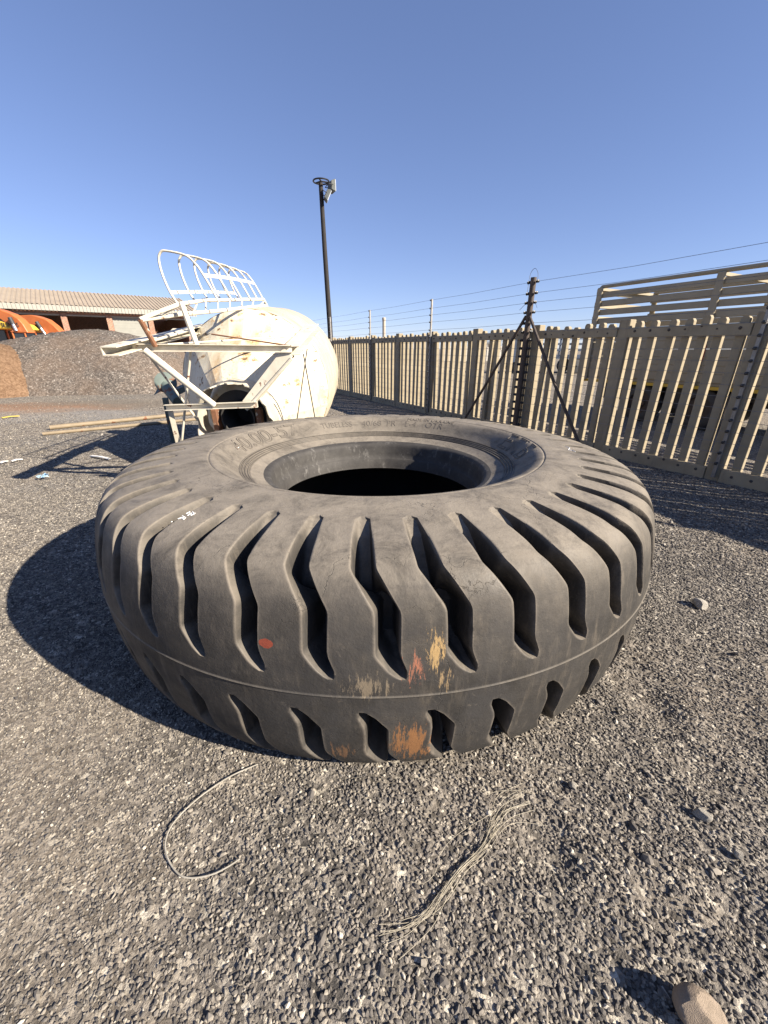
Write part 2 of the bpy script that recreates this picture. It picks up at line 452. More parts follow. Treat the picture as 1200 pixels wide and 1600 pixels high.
class MB:
    """collects simple solids into one mesh"""
    def __init__(self):
        self.v, self.f = [], []
    def add(self, vs, fs):
        b = len(self.v)
        self.v += [tuple(p) for p in vs]
        self.f += [tuple(b + i for i in f) for f in fs]
        return self
    def box(self, lo, hi, mat=None):
        x0, y0, z0 = lo
        x1, y1, z1 = hi
        vs = [Vector(p) for p in ((x0, y0, z0), (x1, y0, z0), (x1, y1, z0), (x0, y1, z0), (x0, y0, z1), (x1, y0, z1), (x1, y1, z1), (x0, y1, z1))]
        if mat is not None:
            vs = [mat @ p for p in vs]
        return self.add(vs, [(0, 3, 2, 1), (4, 5, 6, 7), (0, 1, 5, 4), (1, 2, 6, 5), (2, 3, 7, 6), (3, 0, 4, 7)])
    def tube(self, pts, r, n=8, cap=True, closed=False):
        pts = [Vector(p) for p in pts]
        rs = r if isinstance(r, (list, tuple)) else [r] * len(pts)
        vs, fs = [], []
        m = len(pts)
        ref = None
        for i, p in enumerate(pts):
            if closed:
                d = pts[(i + 1) % m] - pts[i - 1]
            else:
                d = pts[min(i + 1, m - 1)] - pts[max(i - 1, 0)]
            d.normalize()
            if ref is None:
                ref = Vector((0, 0, 1)) if abs(d.z) < 0.9 else Vector((1, 0, 0))
            a = d.cross(ref)
            if a.length < 1e-5:
                a = d.cross(Vector((0.3, 1, 0.2)))
            a.normalize()
            b = a.cross(d).normalized()
            ref = b
            for k in range(n):
                t = 2 * math.pi * k / n
                vs.append(p + (a * math.cos(t) + b * math.sin(t)) * rs[i])
        for i in range(m if closed else m - 1):
            j = (i + 1) % m
            for k in range(n):
                q = (k + 1) % n
                fs.append((i * n + k, i * n + q, j * n + q, j * n + k))
        if cap and not closed:
            fs.append(tuple(range(n - 1, -1, -1)))
            fs.append(tuple((m - 1) * n + k for k in range(n)))
        return self.add(vs, fs)
    def bar(self, a, b, w, h, up=Vector((0, 0, 1))):
        """rectangular bar from a to b: w across, h along up"""
        a, b = Vector(a), Vector(b)
        d = (b - a).normalized()
        s = d.cross(Vector(up)).normalized()
        u = s.cross(d).normalized()
        vs = []
        for p in (a, b):
            for (i, j) in ((-1, -1), (1, -1), (1, 1), (-1, 1)):
                vs.append(p + s * (i * w / 2) + u * (j * h / 2))
        return self.add(vs, [(0, 1, 2, 3), (7, 6, 5, 4), (0, 4, 5, 1), (1, 5, 6, 2), (2, 6, 7, 3), (3, 7, 4, 0)])
    def section(self, a, b, poly, up=Vector((0, 0, 1))):
        """extrude a closed 2-D outline (side, up) from a to b"""
        a, b = Vector(a), Vector(b)
        d = (b - a).normalized()
        s = d.cross(Vector(up)).normalized()
        u = s.cross(d).normalized()
        n = len(poly)
        vs = [p + s * x + u * y for p in (a, b) for (x, y) in poly]
        fs = [(i, (i + 1) % n, n + (i + 1) % n, n + i) for i in range(n)]
        fs += [tuple(range(n - 1, -1, -1)), tuple(range(n, 2 * n))]
        return self.add(vs, fs)
    def prism(self, outline, depth):
        """outline: list of Vectors in one plane; depth: Vector"""
        n = len(outline)
        d = Vector(depth)
        vs = [Vector(p) for p in outline] + [Vector(p) + d for p in outline]
        fs = [tuple(range(n)), tuple(range(2 * n - 1, n - 1, -1))]
        fs += [(i, n + i, n + (i + 1) % n, (i + 1) % n) for i in range(n)]
        return self.add(vs, fs)
    def lathe(self, prof, n, frame=None, closed_ends=False, arc=None, wob=None):
        """prof: (radius, axial) pairs about local +Z; frame maps to the world"""
        vs, fs = [], []
        a0, a1 = arc if arc else (0, 2 * math.pi)
        cols = n + 1 if arc else n
        for (r, z) in prof:
            for k in range(cols):
                t = a0 + (a1 - a0) * k / n
                rr = r * (wob(t, z) if wob else 1)
                p = Vector((rr * math.cos(t), rr * math.sin(t), z))
                vs.append(frame @ p if frame is not None else p)
        for i in range(len(prof) - 1):
            for k in range(n):
                q = k + 1 if arc else (k + 1) % n
                fs.append((i * cols + k, i * cols + q, (i + 1) * cols + q, (i + 1) * cols + k))
        if closed_ends and not arc:
            fs.append(tuple(range(cols - 1, -1, -1)))
            fs.append(tuple((len(prof) - 1) * cols + k for k in range(cols)))
        return self.add(vs, fs)
    def mesh(self, name, smooth=False, bevel=0.0):
        me = bpy.data.meshes.new(name)
        me.from_pydata(self.v, [], self.f)
        bm = bmesh.new()
        bm.from_mesh(me)
        bmesh.ops.recalc_face_normals(bm, faces=bm.faces)
        if bevel:
            bmesh.ops.bevel(bm, geom=list(bm.edges), offset=bevel, segments=1, affect='EDGES', clamp_overlap=True)
        bm.to_mesh(me)
        bm.free()
        if smooth:
            me.polygons.foreach_set('use_smooth', [True] * len(me.polygons))
            me.set_sharp_from_angle(angle=R(40))
        me.update()
        return me
    def build(self, name, mat, parent=None, smooth=False, bevel=0.0, loc=None):
        return link(name, self.mesh(name, smooth, bevel), mat, parent, loc)

def catmull(pts, n):
    """sample a smooth curve through 3-D or 2-D points"""
    P = [np.array(p, float) for p in pts]
    P = [2 * P[0] - P[1]] + P + [2 * P[-1] - P[-2]]
    out = []
    for i in range(1, len(P) - 2):
        for j in range(n):
            t = j / n
            a, b, c, d = P[i - 1], P[i], P[i + 1], P[i + 2]
            out.append(0.5 * ((2 * b) + (c - a) * t + (2 * a - 5 * b + 4 * c - d) * t * t + (3 * b - a - 3 * c + d) * t ** 3))
    out.append(P[-2])
    return out

# ------------------------------------------------------------------ ground
TX, TY = -0.047, 2.80                  # centre of the tyre
PITS = []
for (px, py, rad, dep) in ((1000, 1070, 0.14, 0.045), (1030, 1110, 0.10, 0.035), (830, 1300, 0.12, 0.035), (860, 1330, 0.09, 0.03),
                           (520, 1230, 0.07, 0.03), (970, 1180, 0.10, 0.03), (1110, 1210, 0.10, 0.03), (1150, 1420, 0.10, 0.035),
                           (700, 1260, 0.08, 0.022), (310, 1560, 0.10, 0.025), (1040, 1420, 0.09, 0.03), (620, 1400, 0.08, 0.02)):
    p = G(px, py)
    PITS.append((p.x, p.y, rad, dep))
def gz(x, y):
    x = np.asarray(x, float)
    y = np.asarray(y, float)
    z = 0.010 * np.sin(2.3 * x + 1.1 * y + 0.4) * np.sin(1.7 * y - 0.6 * x) + 0.007 * np.sin(5.1 * x - 2.2 * y) * np.sin(4.3 * y + 1.0) \
        + 0.005 * np.sin(11 * x + 3 * y) * np.sin(9 * y - 4 * x + 2)
    for (a, b, r, d) in PITS:
        q = ((x - a) ** 2 + (y - b) ** 2) / (r * r)
        d = d * 0.55
        z = z - d * np.exp(-q) + 0.3 * d * np.exp(-((np.sqrt(q) - 1.5) ** 2) * 3)
    return z * np.exp(-((np.hypot(x, y - 2) / 9.0) ** 4)) - 0.008

def axis_lines(lo, hi, step, far, grow):
    a = list(np.arange(lo, hi + 1e-6, step))
    s = step
    while a[-1] < far:
        s *= grow
        a.append(a[-1] + s)
    s = step
    while a[0] > -far:
        s *= grow
        a.insert(0, a[0] - s)
    return np.array(a)
gx = axis_lines(-4, 4, 0.05, 1400, 1.16)
gy = axis_lines(-0.2, 6, 0.05, 1400, 1.16)
XX, YY = np.meshgrid(gx, gy)
ZZ = gz(XX, YY)
nx, ny = len(gx), len(gy)
me = bpy.data.meshes.new('ground')
idx = np.arange(nx * ny).reshape(ny, nx)
quads = np.stack([idx[:-1, :-1], idx[:-1, 1:], idx[1:, 1:], idx[1:, :-1]], -1).reshape(-1, 4)
me.from_pydata(np.stack([XX, YY, ZZ], -1).reshape(-1, 3).tolist(), [], quads.tolist())
me.polygons.foreach_set('use_smooth', [True] * len(me.polygons))
tag(link('ground', me, 'ground'), 'grey brown crushed stone yard floor', None, kind='structure')

# loose stones: individual points carry a size and a turn, one small stone mesh per kind is instanced on them
def stone_mesh(name, seed, flat, sub=1, rough=0.22):
    r = random.Random(seed)
    bm = bmesh.new()
    bmesh.ops.create_icosphere(bm, subdivisions=sub, radius=0.5)
    sx, sy, sz = r.uniform(0.8, 1.25), r.uniform(0.6, 0.9), flat * r.uniform(0.8, 1.2)
    cuts = [Vector((r.gauss(0, 1), r.gauss(0, 1), r.gauss(0, 1))).normalized() for _ in range(6)]
    for v in bm.verts:
        for c in cuts:
            d = v.co.dot(c) - 0.34
            if d > 0:
                v.co -= c * d
        v.co *= 1 + r.uniform(-rough, rough) * 0.5
        v.co.x *= sx
        v.co.y *= sy
        v.co.z *= sz
    me = bpy.data.meshes.new(name)
    bm.to_mesh(me)
    bm.free()
    return me

def scatter(name, pts, sizes, label, seed, n_kinds=7):
    hid = bpy.data.collections.new(name + '_kinds')     # source shapes, never linked into the scene itself
    for k in range(n_kinds):
        sm = stone_mesh('stone_shape', seed * 50 + k, 0.55 if k % 3 else 0.8)
        sm.materials.append(M('stone'))
        hid.objects.link(bpy.data.objects.new('stone_shape', sm))
    n = len(pts)
    me = bpy.data.meshes.new(name)
    me.vertices.add(n)
    me.vertices.foreach_set('co', np.asarray(pts, np.float32).ravel())
    a = me.attributes.new('size', 'FLOAT', 'POINT')
    a.data.foreach_set('value', np.asarray(sizes, np.float32))
    rot = np.stack([rng.normal(0, 0.34, n), rng.normal(0, 0.34, n), rng.uniform(0, 6.28, n)], -1)
    a = me.attributes.new('turn', 'FLOAT_VECTOR', 'POINT')
    a.data.foreach_set('vector', rot.astype(np.float32).ravel())
    a = me.attributes.new('kind_id', 'INT', 'POINT')
    a.data.foreach_set('value', rng.integers(0, n_kinds, n).astype(np.int32))
    me.materials.append(M('stone'))
    o = bpy.data.objects.new(name, me)
    C.objects.link(o)
    ng = bpy.data.node_groups.new(name + '_nodes', 'GeometryNodeTree')
    ng.interface.new_socket('Geometry', in_out='INPUT', socket_type='NodeSocketGeometry')
    ng.interface.new_socket('Geometry', in_out='OUTPUT', socket_type='NodeSocketGeometry')
    N, L = ng.nodes, ng.links
    gi, go = N.new('NodeGroupInput'), N.new('NodeGroupOutput')
    ci = N.new('GeometryNodeCollectionInfo')
    ci.inputs['Collection'].default_value = hid
    ci.inputs['Separate Children'].default_value = True
    ci.inputs['Reset Children'].default_value = True
    ip = N.new('GeometryNodeInstanceOnPoints')
    ip.inputs['Pick Instance'].default_value = True
    def attr(nm, dt):
        q = N.new('GeometryNodeInputNamedAttribute')
        q.data_type = dt
        q.inputs['Name'].default_value = nm
        return q.outputs['Attribute']
    L.new(gi.outputs[0], ip.inputs['Points'])
    L.new(ci.outputs[0], ip.inputs['Instance'])
    L.new(attr('kind_id', 'INT'), ip.inputs['Instance Index'])
    e2r = N.new('FunctionNodeEulerToRotation')
    L.new(attr('turn', 'FLOAT_VECTOR'), e2r.inputs[0])
    L.new(e2r.outputs[0], ip.inputs['Rotation'])
    L.new(attr('size', 'FLOAT'), ip.inputs['Scale'])
    L.new(ip.outputs[0], go.inputs[0])
    o.modifiers.new('stones', 'NODES').node_group = ng
    tag(o, label, 'gravel', kind='stuff')
    return o

def gravel_points():
    P, S = [], []
    # bands of distance: far stones are fewer and a little larger, so the sheet between them is what shows
    for (y0, y1, dens, lo, hi) in ((0.30, 1.6, 8200, 0.008, 0.027), (1.6, 3.0, 5600, 0.010, 0.030), (3.0, 4.6, 2300, 0.014, 0.030),
                                   (4.6, 7.0, 900, 0.016, 0.034), (7.0, 11.0, 330, 0.018, 0.042), (11.0, 16.0, 80, 0.02, 0.05)):
        half = lambda y: 1.12 * (y * _c + CAM_H * _s) + 0.15
        w = half(y1)
        n = int((y1 - y0) * 2 * w * dens)
        x = rng.uniform(-w, w, n)
        y = rng.uniform(y0, y1, n)
        keep = np.abs(x) < 1.0 * (y * _c + CAM_H * _s) + 0.15
        keep &= np.hypot(x - TX, y - TY) > 1.35
        keep &= (x - 4.67) * -0.8734 + (y - 4.97) * -0.487 > -0.3
        x, y = x[keep], y[keep]
        s = lo + (hi - lo) * rng.beta(1.7, 3.9, len(x))
        # trodden dusty stretches hold finer grit
        g = 0.5 + 0.5 * np.sin(1.3 * x + 0.7) * np.sin(0.9 * y + 0.3 * x + 1.0)
        s = s * (0.70 + 0.34 * g)
        big = rng.random(len(s)) < 0.006
        s = np.where(big, s * rng.uniform(1.5, 2.3, len(s)), s)
        P.append(np.stack([x, y, gz(x, y) + s * 0.13], -1))
        S.append(s)
    return np.concatenate(P), np.concatenate(S)
gp, gs = gravel_points()
scatter('gravel', gp, gs, 'loose grey and tan crushed stones covering the yard', 3)

# ------------------------------------------------------------------ tyre
def build_tyre():
    root = empty('earthmover_tyre', (TX, TY, 0))
    tag(root, 'huge worn black earthmover tyre lying flat on the gravel', 'tyre')
    ZC = 0.522
    NP = 44
    PITCH_A = 2 * math.pi / NP
    # outer half profile from the seam up over the shoulder to the bead (radius, height above the middle)
    ctrl = [(1.780, 0.0), (1.778, 0.06), (1.770, 0.14), (1.757, 0.22), (1.738, 0.30), (1.710, 0.37), (1.668, 0.423), (1.605, 0.458),
            (1.52, 0.479), (1.42, 0.493), (1.32, 0.504), (1.23, 0.513), (1.16, 0.516), (1.10, 0.507), (1.05, 0.477), (1.00, 0.434),
            (0.955, 0.402), (0.90, 0.376), (0.85, 0.355), (0.80, 0.339)]
    # the lower half carries the weight: its shoulder is pressed out and its sidewall lies on the stones
    ctrl_low = [(1.780, 0.0), (1.779, 0.06), (1.776, 0.14), (1.769, 0.22), (1.757, 0.30), (1.738, 0.38), (1.705, 0.45), (1.655, 0.496),
                (1.57, 0.514), (1.46, 0.517), (1.35, 0.517), (1.25, 0.517), (1.17, 0.515), (1.10, 0.507), (1.05, 0.477), (1.00, 0.434),
                (0.955, 0.402), (0.90, 0.376), (0.85, 0.355), (0.80, 0.339)]
    fine = np.array(catmull(ctrl, 24))
    fine_low = np.array(catmull(ctrl_low, 24))
    seg = np.hypot(*np.diff(fine, axis=0).T)
    arc = np.concatenate([[0], np.cumsum(seg)])
    total = arc[-1]
    def prof(s, low=False):
        q = fine_low if low else fine
        return np.interp(s, arc, q[:, 0]), np.interp(s, arc, q[:, 1])
    def arc_at_z(z):
        return float(np.interp(z, fine[:200, 1], arc[:200]))
    def arc_at_r(r):
        return float(np.interp(-r, -fine[:, 0], arc))
    s_end = 0.080                       # the groove ends this far from the seam
 
    s_tip = arc_at_r(1.335)             # and runs out here on the sidewall
    # groove centre as an angle about the pitch point
    s_k3, s_k2, s_k1 = arc_at_z(0.171), arc_at_z(0.325), arc_at_r(1.64)
    ks = [0.0, s_end, s_k3, s_k2, s_k1, s_tip, total]
    kc = [0.0, -0.0310, -0.0600, -0.0595, -0.1095, -0.1240, -0.1240]
    def smooth_interp(s, xs, ys, w=0.012):
        return sum(np.interp(s + d, xs, ys) for d in (-w, -w / 2, 0, w / 2, w)) / 5
    kwx = [0.0, s_end - 0.004, s_end + 0.006, s_end + 0.028, s_k3, s_k2, s_k1, s_tip - 0.13, s_tip - 0.012, s_tip, total]
    kww = [0.011, 0.011, 0.019, 0.031, 0.042, 0.043, 0.043, 0.038, 0.032, 0.014, 0.014]
    kdx = [0.0, s_end - 0.004, s_end + 0.014, s_end + 0.04, s_k3, s_k1, s_k1 + 0.10, s_tip - 0.09, s_tip - 0.008, s_tip + 0.006, total]
    kdd = [0.0, 0.0, 0.105, 0.165, 0.190, 0.185, 0.125, 0.034, 0.012, 0.0, 0.0]
    r_split, r_bead = 1.13, 0.958
    s_ring, s_rib = arc_at_r(r_split), arc_at_r(r_bead)
    rows = list(np.linspace(0, 0.012, 5)) + list(np.linspace(0.02, s_end - 0.006, 5)) + list(np.linspace(s_end - 0.004, s_end + 0.045, 13)) \
        + list(np.linspace(s_end + 0.055, s_tip - 0.10, 46)) + list(np.linspace(s_tip - 0.09, s_tip + 0.012, 22)) \
        + list(np.linspace(s_tip + 0.02, s_ring - 0.012, 8)) + list(np.linspace(s_ring - 0.010, s_ring + 0.010, 7)) \
        + list(np.linspace(s_ring + 0.016, s_rib - 0.012, 18)) + list(np.linspace(s_rib - 0.010, s_rib + 0.075, 41)) + list(np.linspace(s_rib + 0.082, total, 14))
    rows = np.array(sorted(set(np.round(rows, 5))))
    # columns across one pitch, as (blend to the pitch edge | position on the groove wall)
    cols = [('land', -1 + t) for t in (0.0, 0.22, 0.44, 0.64, 0.80, 0.92)] + [('groove', q) for q in
            (-1.10, -1.0, -0.96, -0.88, -0.80, -0.65, -0.50, -0.35, -0.2, 0.0, 0.2, 0.35, 0.50, 0.65, 0.80, 0.88, 0.96, 1.0, 1.10)] + \
           [('land', t) for t in (0.08, 0.20, 0.36, 0.56, 0.78)]
    nc = len(cols)
    def depth_of(q):
        return float(np.interp(q, [-1.10, -1.0, -0.96, -0.88, -0.80, -0.65, -0.50, -0.35, -0.20, 0.65, 0.80, 0.88, 0.96, 1.0, 1.10],
                               [0.0, 0.014, 0.04, 0.12, 0.22, 0.50, 0.82, 0.96, 1.0, 1.0, 0.97, 0.72, 0.18, 0.03, 0.0]))
    def build_rows(sarr, sign):
        """grid of points, sign +1 the upper half, -1 the lower half (the pattern turned half a turn)"""
        out = np.zeros((len(sarr), NP * nc, 3))   # rows by columns
        for i, s in enumerate(sarr):
            low = sign < 0
            r, z = (float(q) for q in prof(s, low))
            r2, z2 = prof(min(s + 0.004, total), low)
            r1, z1 = prof(max(s - 0.004, 0), low)
            tr, tz = float(r2 - r1), float(z2 - z1)
            if s < 0.004:
                tr, tz = 0.0, 1.0
            ln = math.hypot(tr, tz)
            nr, nz = tz / ln, -tr / ln
            # raised and sunk rings of the mould
            lift = 0.0
            if s < 0.006:
                lift += 0.0035 * (1 - s / 0.006)
            if abs(s - s_ring) < 0.008:
                lift -= 0.0045 * (1 - abs(s - s_ring) / 0.008)
            if s_rib - 0.006 < s < s_rib + 0.07:
                lift += 0.0045 * math.cos((s - s_rib) / 0.0185 * 2 * math.pi)
            c = float(smooth_interp(s, ks, kc))
            w = float(np.interp(s, kwx, kww)) / r
            d = float(np.interp(s, kdx, kdd))
            half = PITCH_A / 2
            a, dep = [], []
            edge = 1.10 * w
            for (typ, q) in cols:
                if typ == 'groove':
                    a.append(q * w)
                    dep.append(depth_of(q * sign) * d)
                elif q < 0:
                    a.append(-half + (q + 1) * (half - edge))
                    dep.append(0.0)
                else:
                    a.append(edge + q * (half - edge))
                    dep.append(0.0)
            a = np.array(a)
            dep = np.array(dep) - lift
            for k in range(NP):
                th = sign * (a + c) + k * PITCH_A + 0.0934      # angle to the right of straight towards the viewer
                rr = r - nr * dep
                zz = ZC + sign * (z - nz * dep)
                sl = slice(k * nc, (k + 1) * nc)
                ox = rr * np.sin(th)
                oy = -rr * np.cos(th)
                if sign < 0:
                    ox, oy, zz = ox[::-1], oy[::-1], zz[::-1]
                out[i, sl, 0] = ox
                out[i, sl, 1] = oy
                out[i, sl, 2] = np.maximum(zz, 0.004)
        return out
    up = build_rows(rows, 1)
    dn = build_rows(rows, -1)
    def grid_object(name, grids, mat, flip=False):
        g = np.concatenate(grids, 0)
        nr_, ncol = g.shape[:2]
        ii = np.arange(nr_ * ncol).reshape(nr_, ncol)
        a, b = ii[:-1], ii[1:]
        q = np.stack([a, np.roll(a, -1, 1), np.roll(b, -1, 1), b], -1).reshape(-1, 4)
        if flip:
            q = q[:, ::-1]
        m_ = bpy.data.meshes.new(name)
        m_.from_pydata(g.reshape(-1, 3).tolist(), [], q.tolist())
        m_.polygons.foreach_set('use_smooth', [True] * len(m_.polygons))
        m_.set_sharp_from_angle(angle=R(50))
        return link(name, m_, mat, root)
    i_ring = int(np.argmin(np.abs(rows - s_ring)))
    i_rib = len(rows) - 3
    # two halves meet at the seam; the columns of the lower half run half a turn round, so each keeps its own rows
    t1 = grid_object('tread', [up[:i_ring + 1]], 'rubber')
    t2 = grid_object('tread', [dn[:i_ring + 1]], 'rubber', True)
    t1['label'] = 'upper half of the grooved tread and shoulder'
    t2['label'] = 'lower half of the grooved tread, below the mould seam'
    grid_object('sidewall', [up[i_ring:i_rib + 1]], 'rubber')
    grid_object('sidewall', [dn[i_ring:i_rib + 1]], 'rubber', True)
    # bead: the thick foot of the sidewall with the flat seat that faces the rim
    e_r, e_z = (float(q) for q in prof(total))
    bead = [(e_r, e_z), (0.785, 0.335), (0.774, 0.328), (0.765, 0.316), (0.760, 0.300), (0.752, 0.24), (0.744, 0.205), (0.738, 0.200), (0.733, 0.195), (0.728, 0.13),
            (0.722, 0.112), (0.735, 0.102), (0.80, 0.125), (0.90, 0.20)]
    def ringed(profile, sign, ncol=220, ragged=0.0):
        rr_ = random.Random(3)
        g = np.zeros((len(profile), ncol, 3))
        th = np.linspace(0, 2 * math.pi, ncol, endpoint=False)
        wob = 1 + ragged * (np.sin(7 * th + 1) * 0.4 + np.sin(19 * th) * 0.3 + np.sin(43 * th + 2) * 0.3)
        for i, (r, z) in enumerate(profile):
            f = wob if 1 < i < 11 else 1.0
            g[i, :, 0] = r * f * np.sin(th)
            g[i, :, 1] = -r * f * np.cos(th)
            g[i, :, 2] = ZC + sign * z
        return g
    s_foot = rows[i_rib:]
    foot = [tuple(float(v) for v in prof(s)) for s in s_foot]
    grid_object('bead', [ringed(foot + bead[1:], 1, ragged=0.003)], 'rubber_bead')
    low_bead = [(r_, z_ + 0.10) for (r_, z_) in foot + bead[1:]]
    low_bead = [(r_, min(z_, 0.50)) for (r_, z_) in low_bead]
    grid_object('bead', [ringed([(0.90, 0.374)] + low_bead, -1, ragged=0.003)], 'rubber_bead', True)
    liner = [(0.90, 0.20), (0.98, 0.31), (1.10, 0.40), (1.28, 0.425), (1.42, 0.39), (1.53, 0.30), (1.58, 0.16), (1.59, 0.0), (1.58, -0.16), (1.53, -0.30),
             (1.42, -0.39), (1.28, -0.425), (1.10, -0.40), (0.98, -0.34), (0.90, -0.30)]
    grid_object('inner_liner', [ringed(liner, 1, 160)], 'rubber_liner')
    # moulded lettering that follows the ring
    def lettering(text, r0, deg, size, outline, mat='rubber_letter', lift=0.0012, stretch=1.0):
        cu = bpy.data.curves.new('lettering', 'FONT')
        cu.body = text
        cu.size = size
        cu.align_x = 'CENTER'
        cu.resolution_u = 4
        if outline:
            cu.fill_mode = 'NONE'
            cu.bevel_depth = 0.0035
            cu.bevel_resolution = 0
        else:
            cu.extrude = 0.002
        tmp = bpy.data.objects.new('lettering', cu)
        C.objects.link(tmp)
        dg = bpy.context.evaluated_depsgraph_get()
        m_ = bpy.data.meshes.new_from_object(tmp.evaluated_get(dg))
        bpy.data.objects.remove(tmp)
        th0 = R(deg)
        for v in m_.vertices:
            x, y, z = v.co
            rr = r0 + y * 1.0
            s = arc_at_r(rr)
            zz = float(prof(s)[1]) + z + lift
            th = th0 - x * stretch / r0
            v.co = (rr * math.cos(th), rr * math.sin(th), ZC + zz)
        m_.materials.clear()
        return link('lettering', m_, mat, root)
    lettering('40.00-57', 0.995, 157, 0.15, True, stretch=1.45)
    lettering('TUBELESS', 1.015, 113, 0.070, False)
    lettering('40/68', 1.015, 94, 0.072, False, stretch=1.15)
    lettering('PR', 1.015, 83.5, 0.072, False, stretch=1.15)
    lettering('E-4', 1.015, 73, 0.072, False, stretch=1.2)
    lettering('OTR', 1.015, 60, 0.072, False, stretch=1.2)
    lettering('MADE IN UKRAINE', 1.075, 63, 0.048, False, stretch=1.15)
    lettering('\u0415\u041f\u0411', 0.985, 4, 0.175, True, stretch=1.3)
    # chalked marks on the shoulder
    def chalk(strokes, name='chalk_mark'):
        b = MB()
        for st in strokes:
            pts = []
            for (px, py) in st:
                # find the surface under that pixel by walking the profile
                best = None
                for s in np.linspace(0.2, s_ring, 260):
                    r, z = (float(q) for q in prof(s))
                    p = G(px, py, ZC + z)
                    e = abs(math.hypot(p.x - TX, p.y - TY) - r)
                    if p.y < TY + 1.0 and (best is None or e < best[0]):
                        best = (e, p)
                q = best[1]
                pts.append((q.x - TX, q.y - TY, q.z + 0.001))
            b.tube(pts, 0.0021, 5)
        return b.build(name, 'chalk', root)
    chalk([[(291, 803), (297, 800)], [(293, 806), (299, 802)], [(298, 806), (305, 802)], [(301, 800), (303, 804)], [(278, 811), (288, 808)], [(282, 809), (287, 812), (290, 809), (285, 806)],
           [(268, 816), (269, 815)]])
    chalk([[(884, 698), (890, 700), (888, 703), (894, 704)], [(887, 697), (896, 701)], [(891, 703), (899, 706)]])
    return root
build_tyre()

# ------------------------------------------------------------------ palisade fence
FA = Vector((4.67, 4.97, 0))
FD = Vector((-0.487, 0.8734, 0)).normalized()
FN = Vector((-FD.y, FD.x, 0))           # towards the yard
if FN.x > 0:
    FN = -FN
def FP(t, off=0.0, z=0.0):
    p = FA + FD * t + FN * off
    return Vector((p.x, p.y, z))
POSTS = [0.228 + 1.685 * k for k in range(-4, 11)]
def build_fence():
    root = empty('palisade_fence', FP(0))
    tag(root, 'cream concrete palisade fence running along the right side of the yard', 'fence')
    ang = math.atan2(FD.y, FD.x)
    rot = Matrix.Rotation(ang, 4, 'Z')
    inv = Matrix.Translation(-Vector(FP(0)))
    def place(o, t, off, z=0.0):
        o.location = FP(t, off, z) - FP(0)
        o.rotation_euler = (0, 0, ang + random.gauss(0, 0.006))
    side = 1 if (rot @ Vector((0, 1, 0))).dot(FN) > 0 else -1
    # one slat with a blunt crown, shared by all
    b = MB()
    w, th, H = 0.100, 0.074, 2.03
    out = [(-w / 2, 0.03), (w / 2, 0.03), (w / 2, H - 0.03), (w * 0.30, H), (-w * 0.30, H), (-w / 2, H - 0.03)]
    b.prism([Vector((x, -th / 2, z)) for (x, z) in out], (0, th, 0))
    slat_me = b.mesh('slat', bevel=0.004)
    slat_me.materials.append(M('fence_concrete'))
    bolt = MB().lathe([(0.020, 0.0), (0.020, 0.008), (0.010, 0.012), (0.010, 0.022)], 8, Matrix.Rotation(-side * math.pi / 2, 4, 'X'), True)
    bolt_me = bolt.mesh('bolt')
    bolt_me.materials.append(M('dark_bolt'))
    post_me = MB().box((-0.085, -0.075, -0.3), (0.085, 0.075, 2.07)).mesh('post', bevel=0.008)
    post_me.materials.append(M('fence_concrete'))
    for t in POSTS:
        o = link('post', post_me, None, root)
        place(o, t, 0.0)
    for i in range(len(POSTS) - 1):
        t0, t1 = POSTS[i], POSTS[i + 1]
        for (z0, z1) in ((1.825, 1.965), (-0.03, 0.165)):
            b = MB()
            L = (t1 - t0) - 0.176
            b.box((-L / 2, -0.03, 0), (L / 2, 0.03, z1 - z0))
            rl = b.build('rail', 'fence_concrete', root, bevel=0.006)
            place(rl, (t0 + t1) / 2, 0.064, z0 + random.gauss(0, 0.004))
        n = 7
        for k in range(n):
            t = t0 + (t1 - t0) * (k + 1) / (n + 1) * 1.0
            o = link('slat', slat_me, None, root)
            tt = t + random.gauss(0, 0.007)
            place(o, tt, -0.007, random.gauss(0, 0.014))
            o.rotation_euler = (random.gauss(0, 0.003), random.gauss(0, 0.009), o.rotation_euler.z)
            for z in (1.895, 0.10):
                bo = link('bolt', bolt_me, None, o)
                bo.location = (0, side * 0.094, z)
    # the leaning slat by the strainer
    o = link('slat', slat_me, None, root)
    place(o, 4.72, -0.064)
    o.rotation_euler = (0, 0.045 * 1, ang)
build_fence()

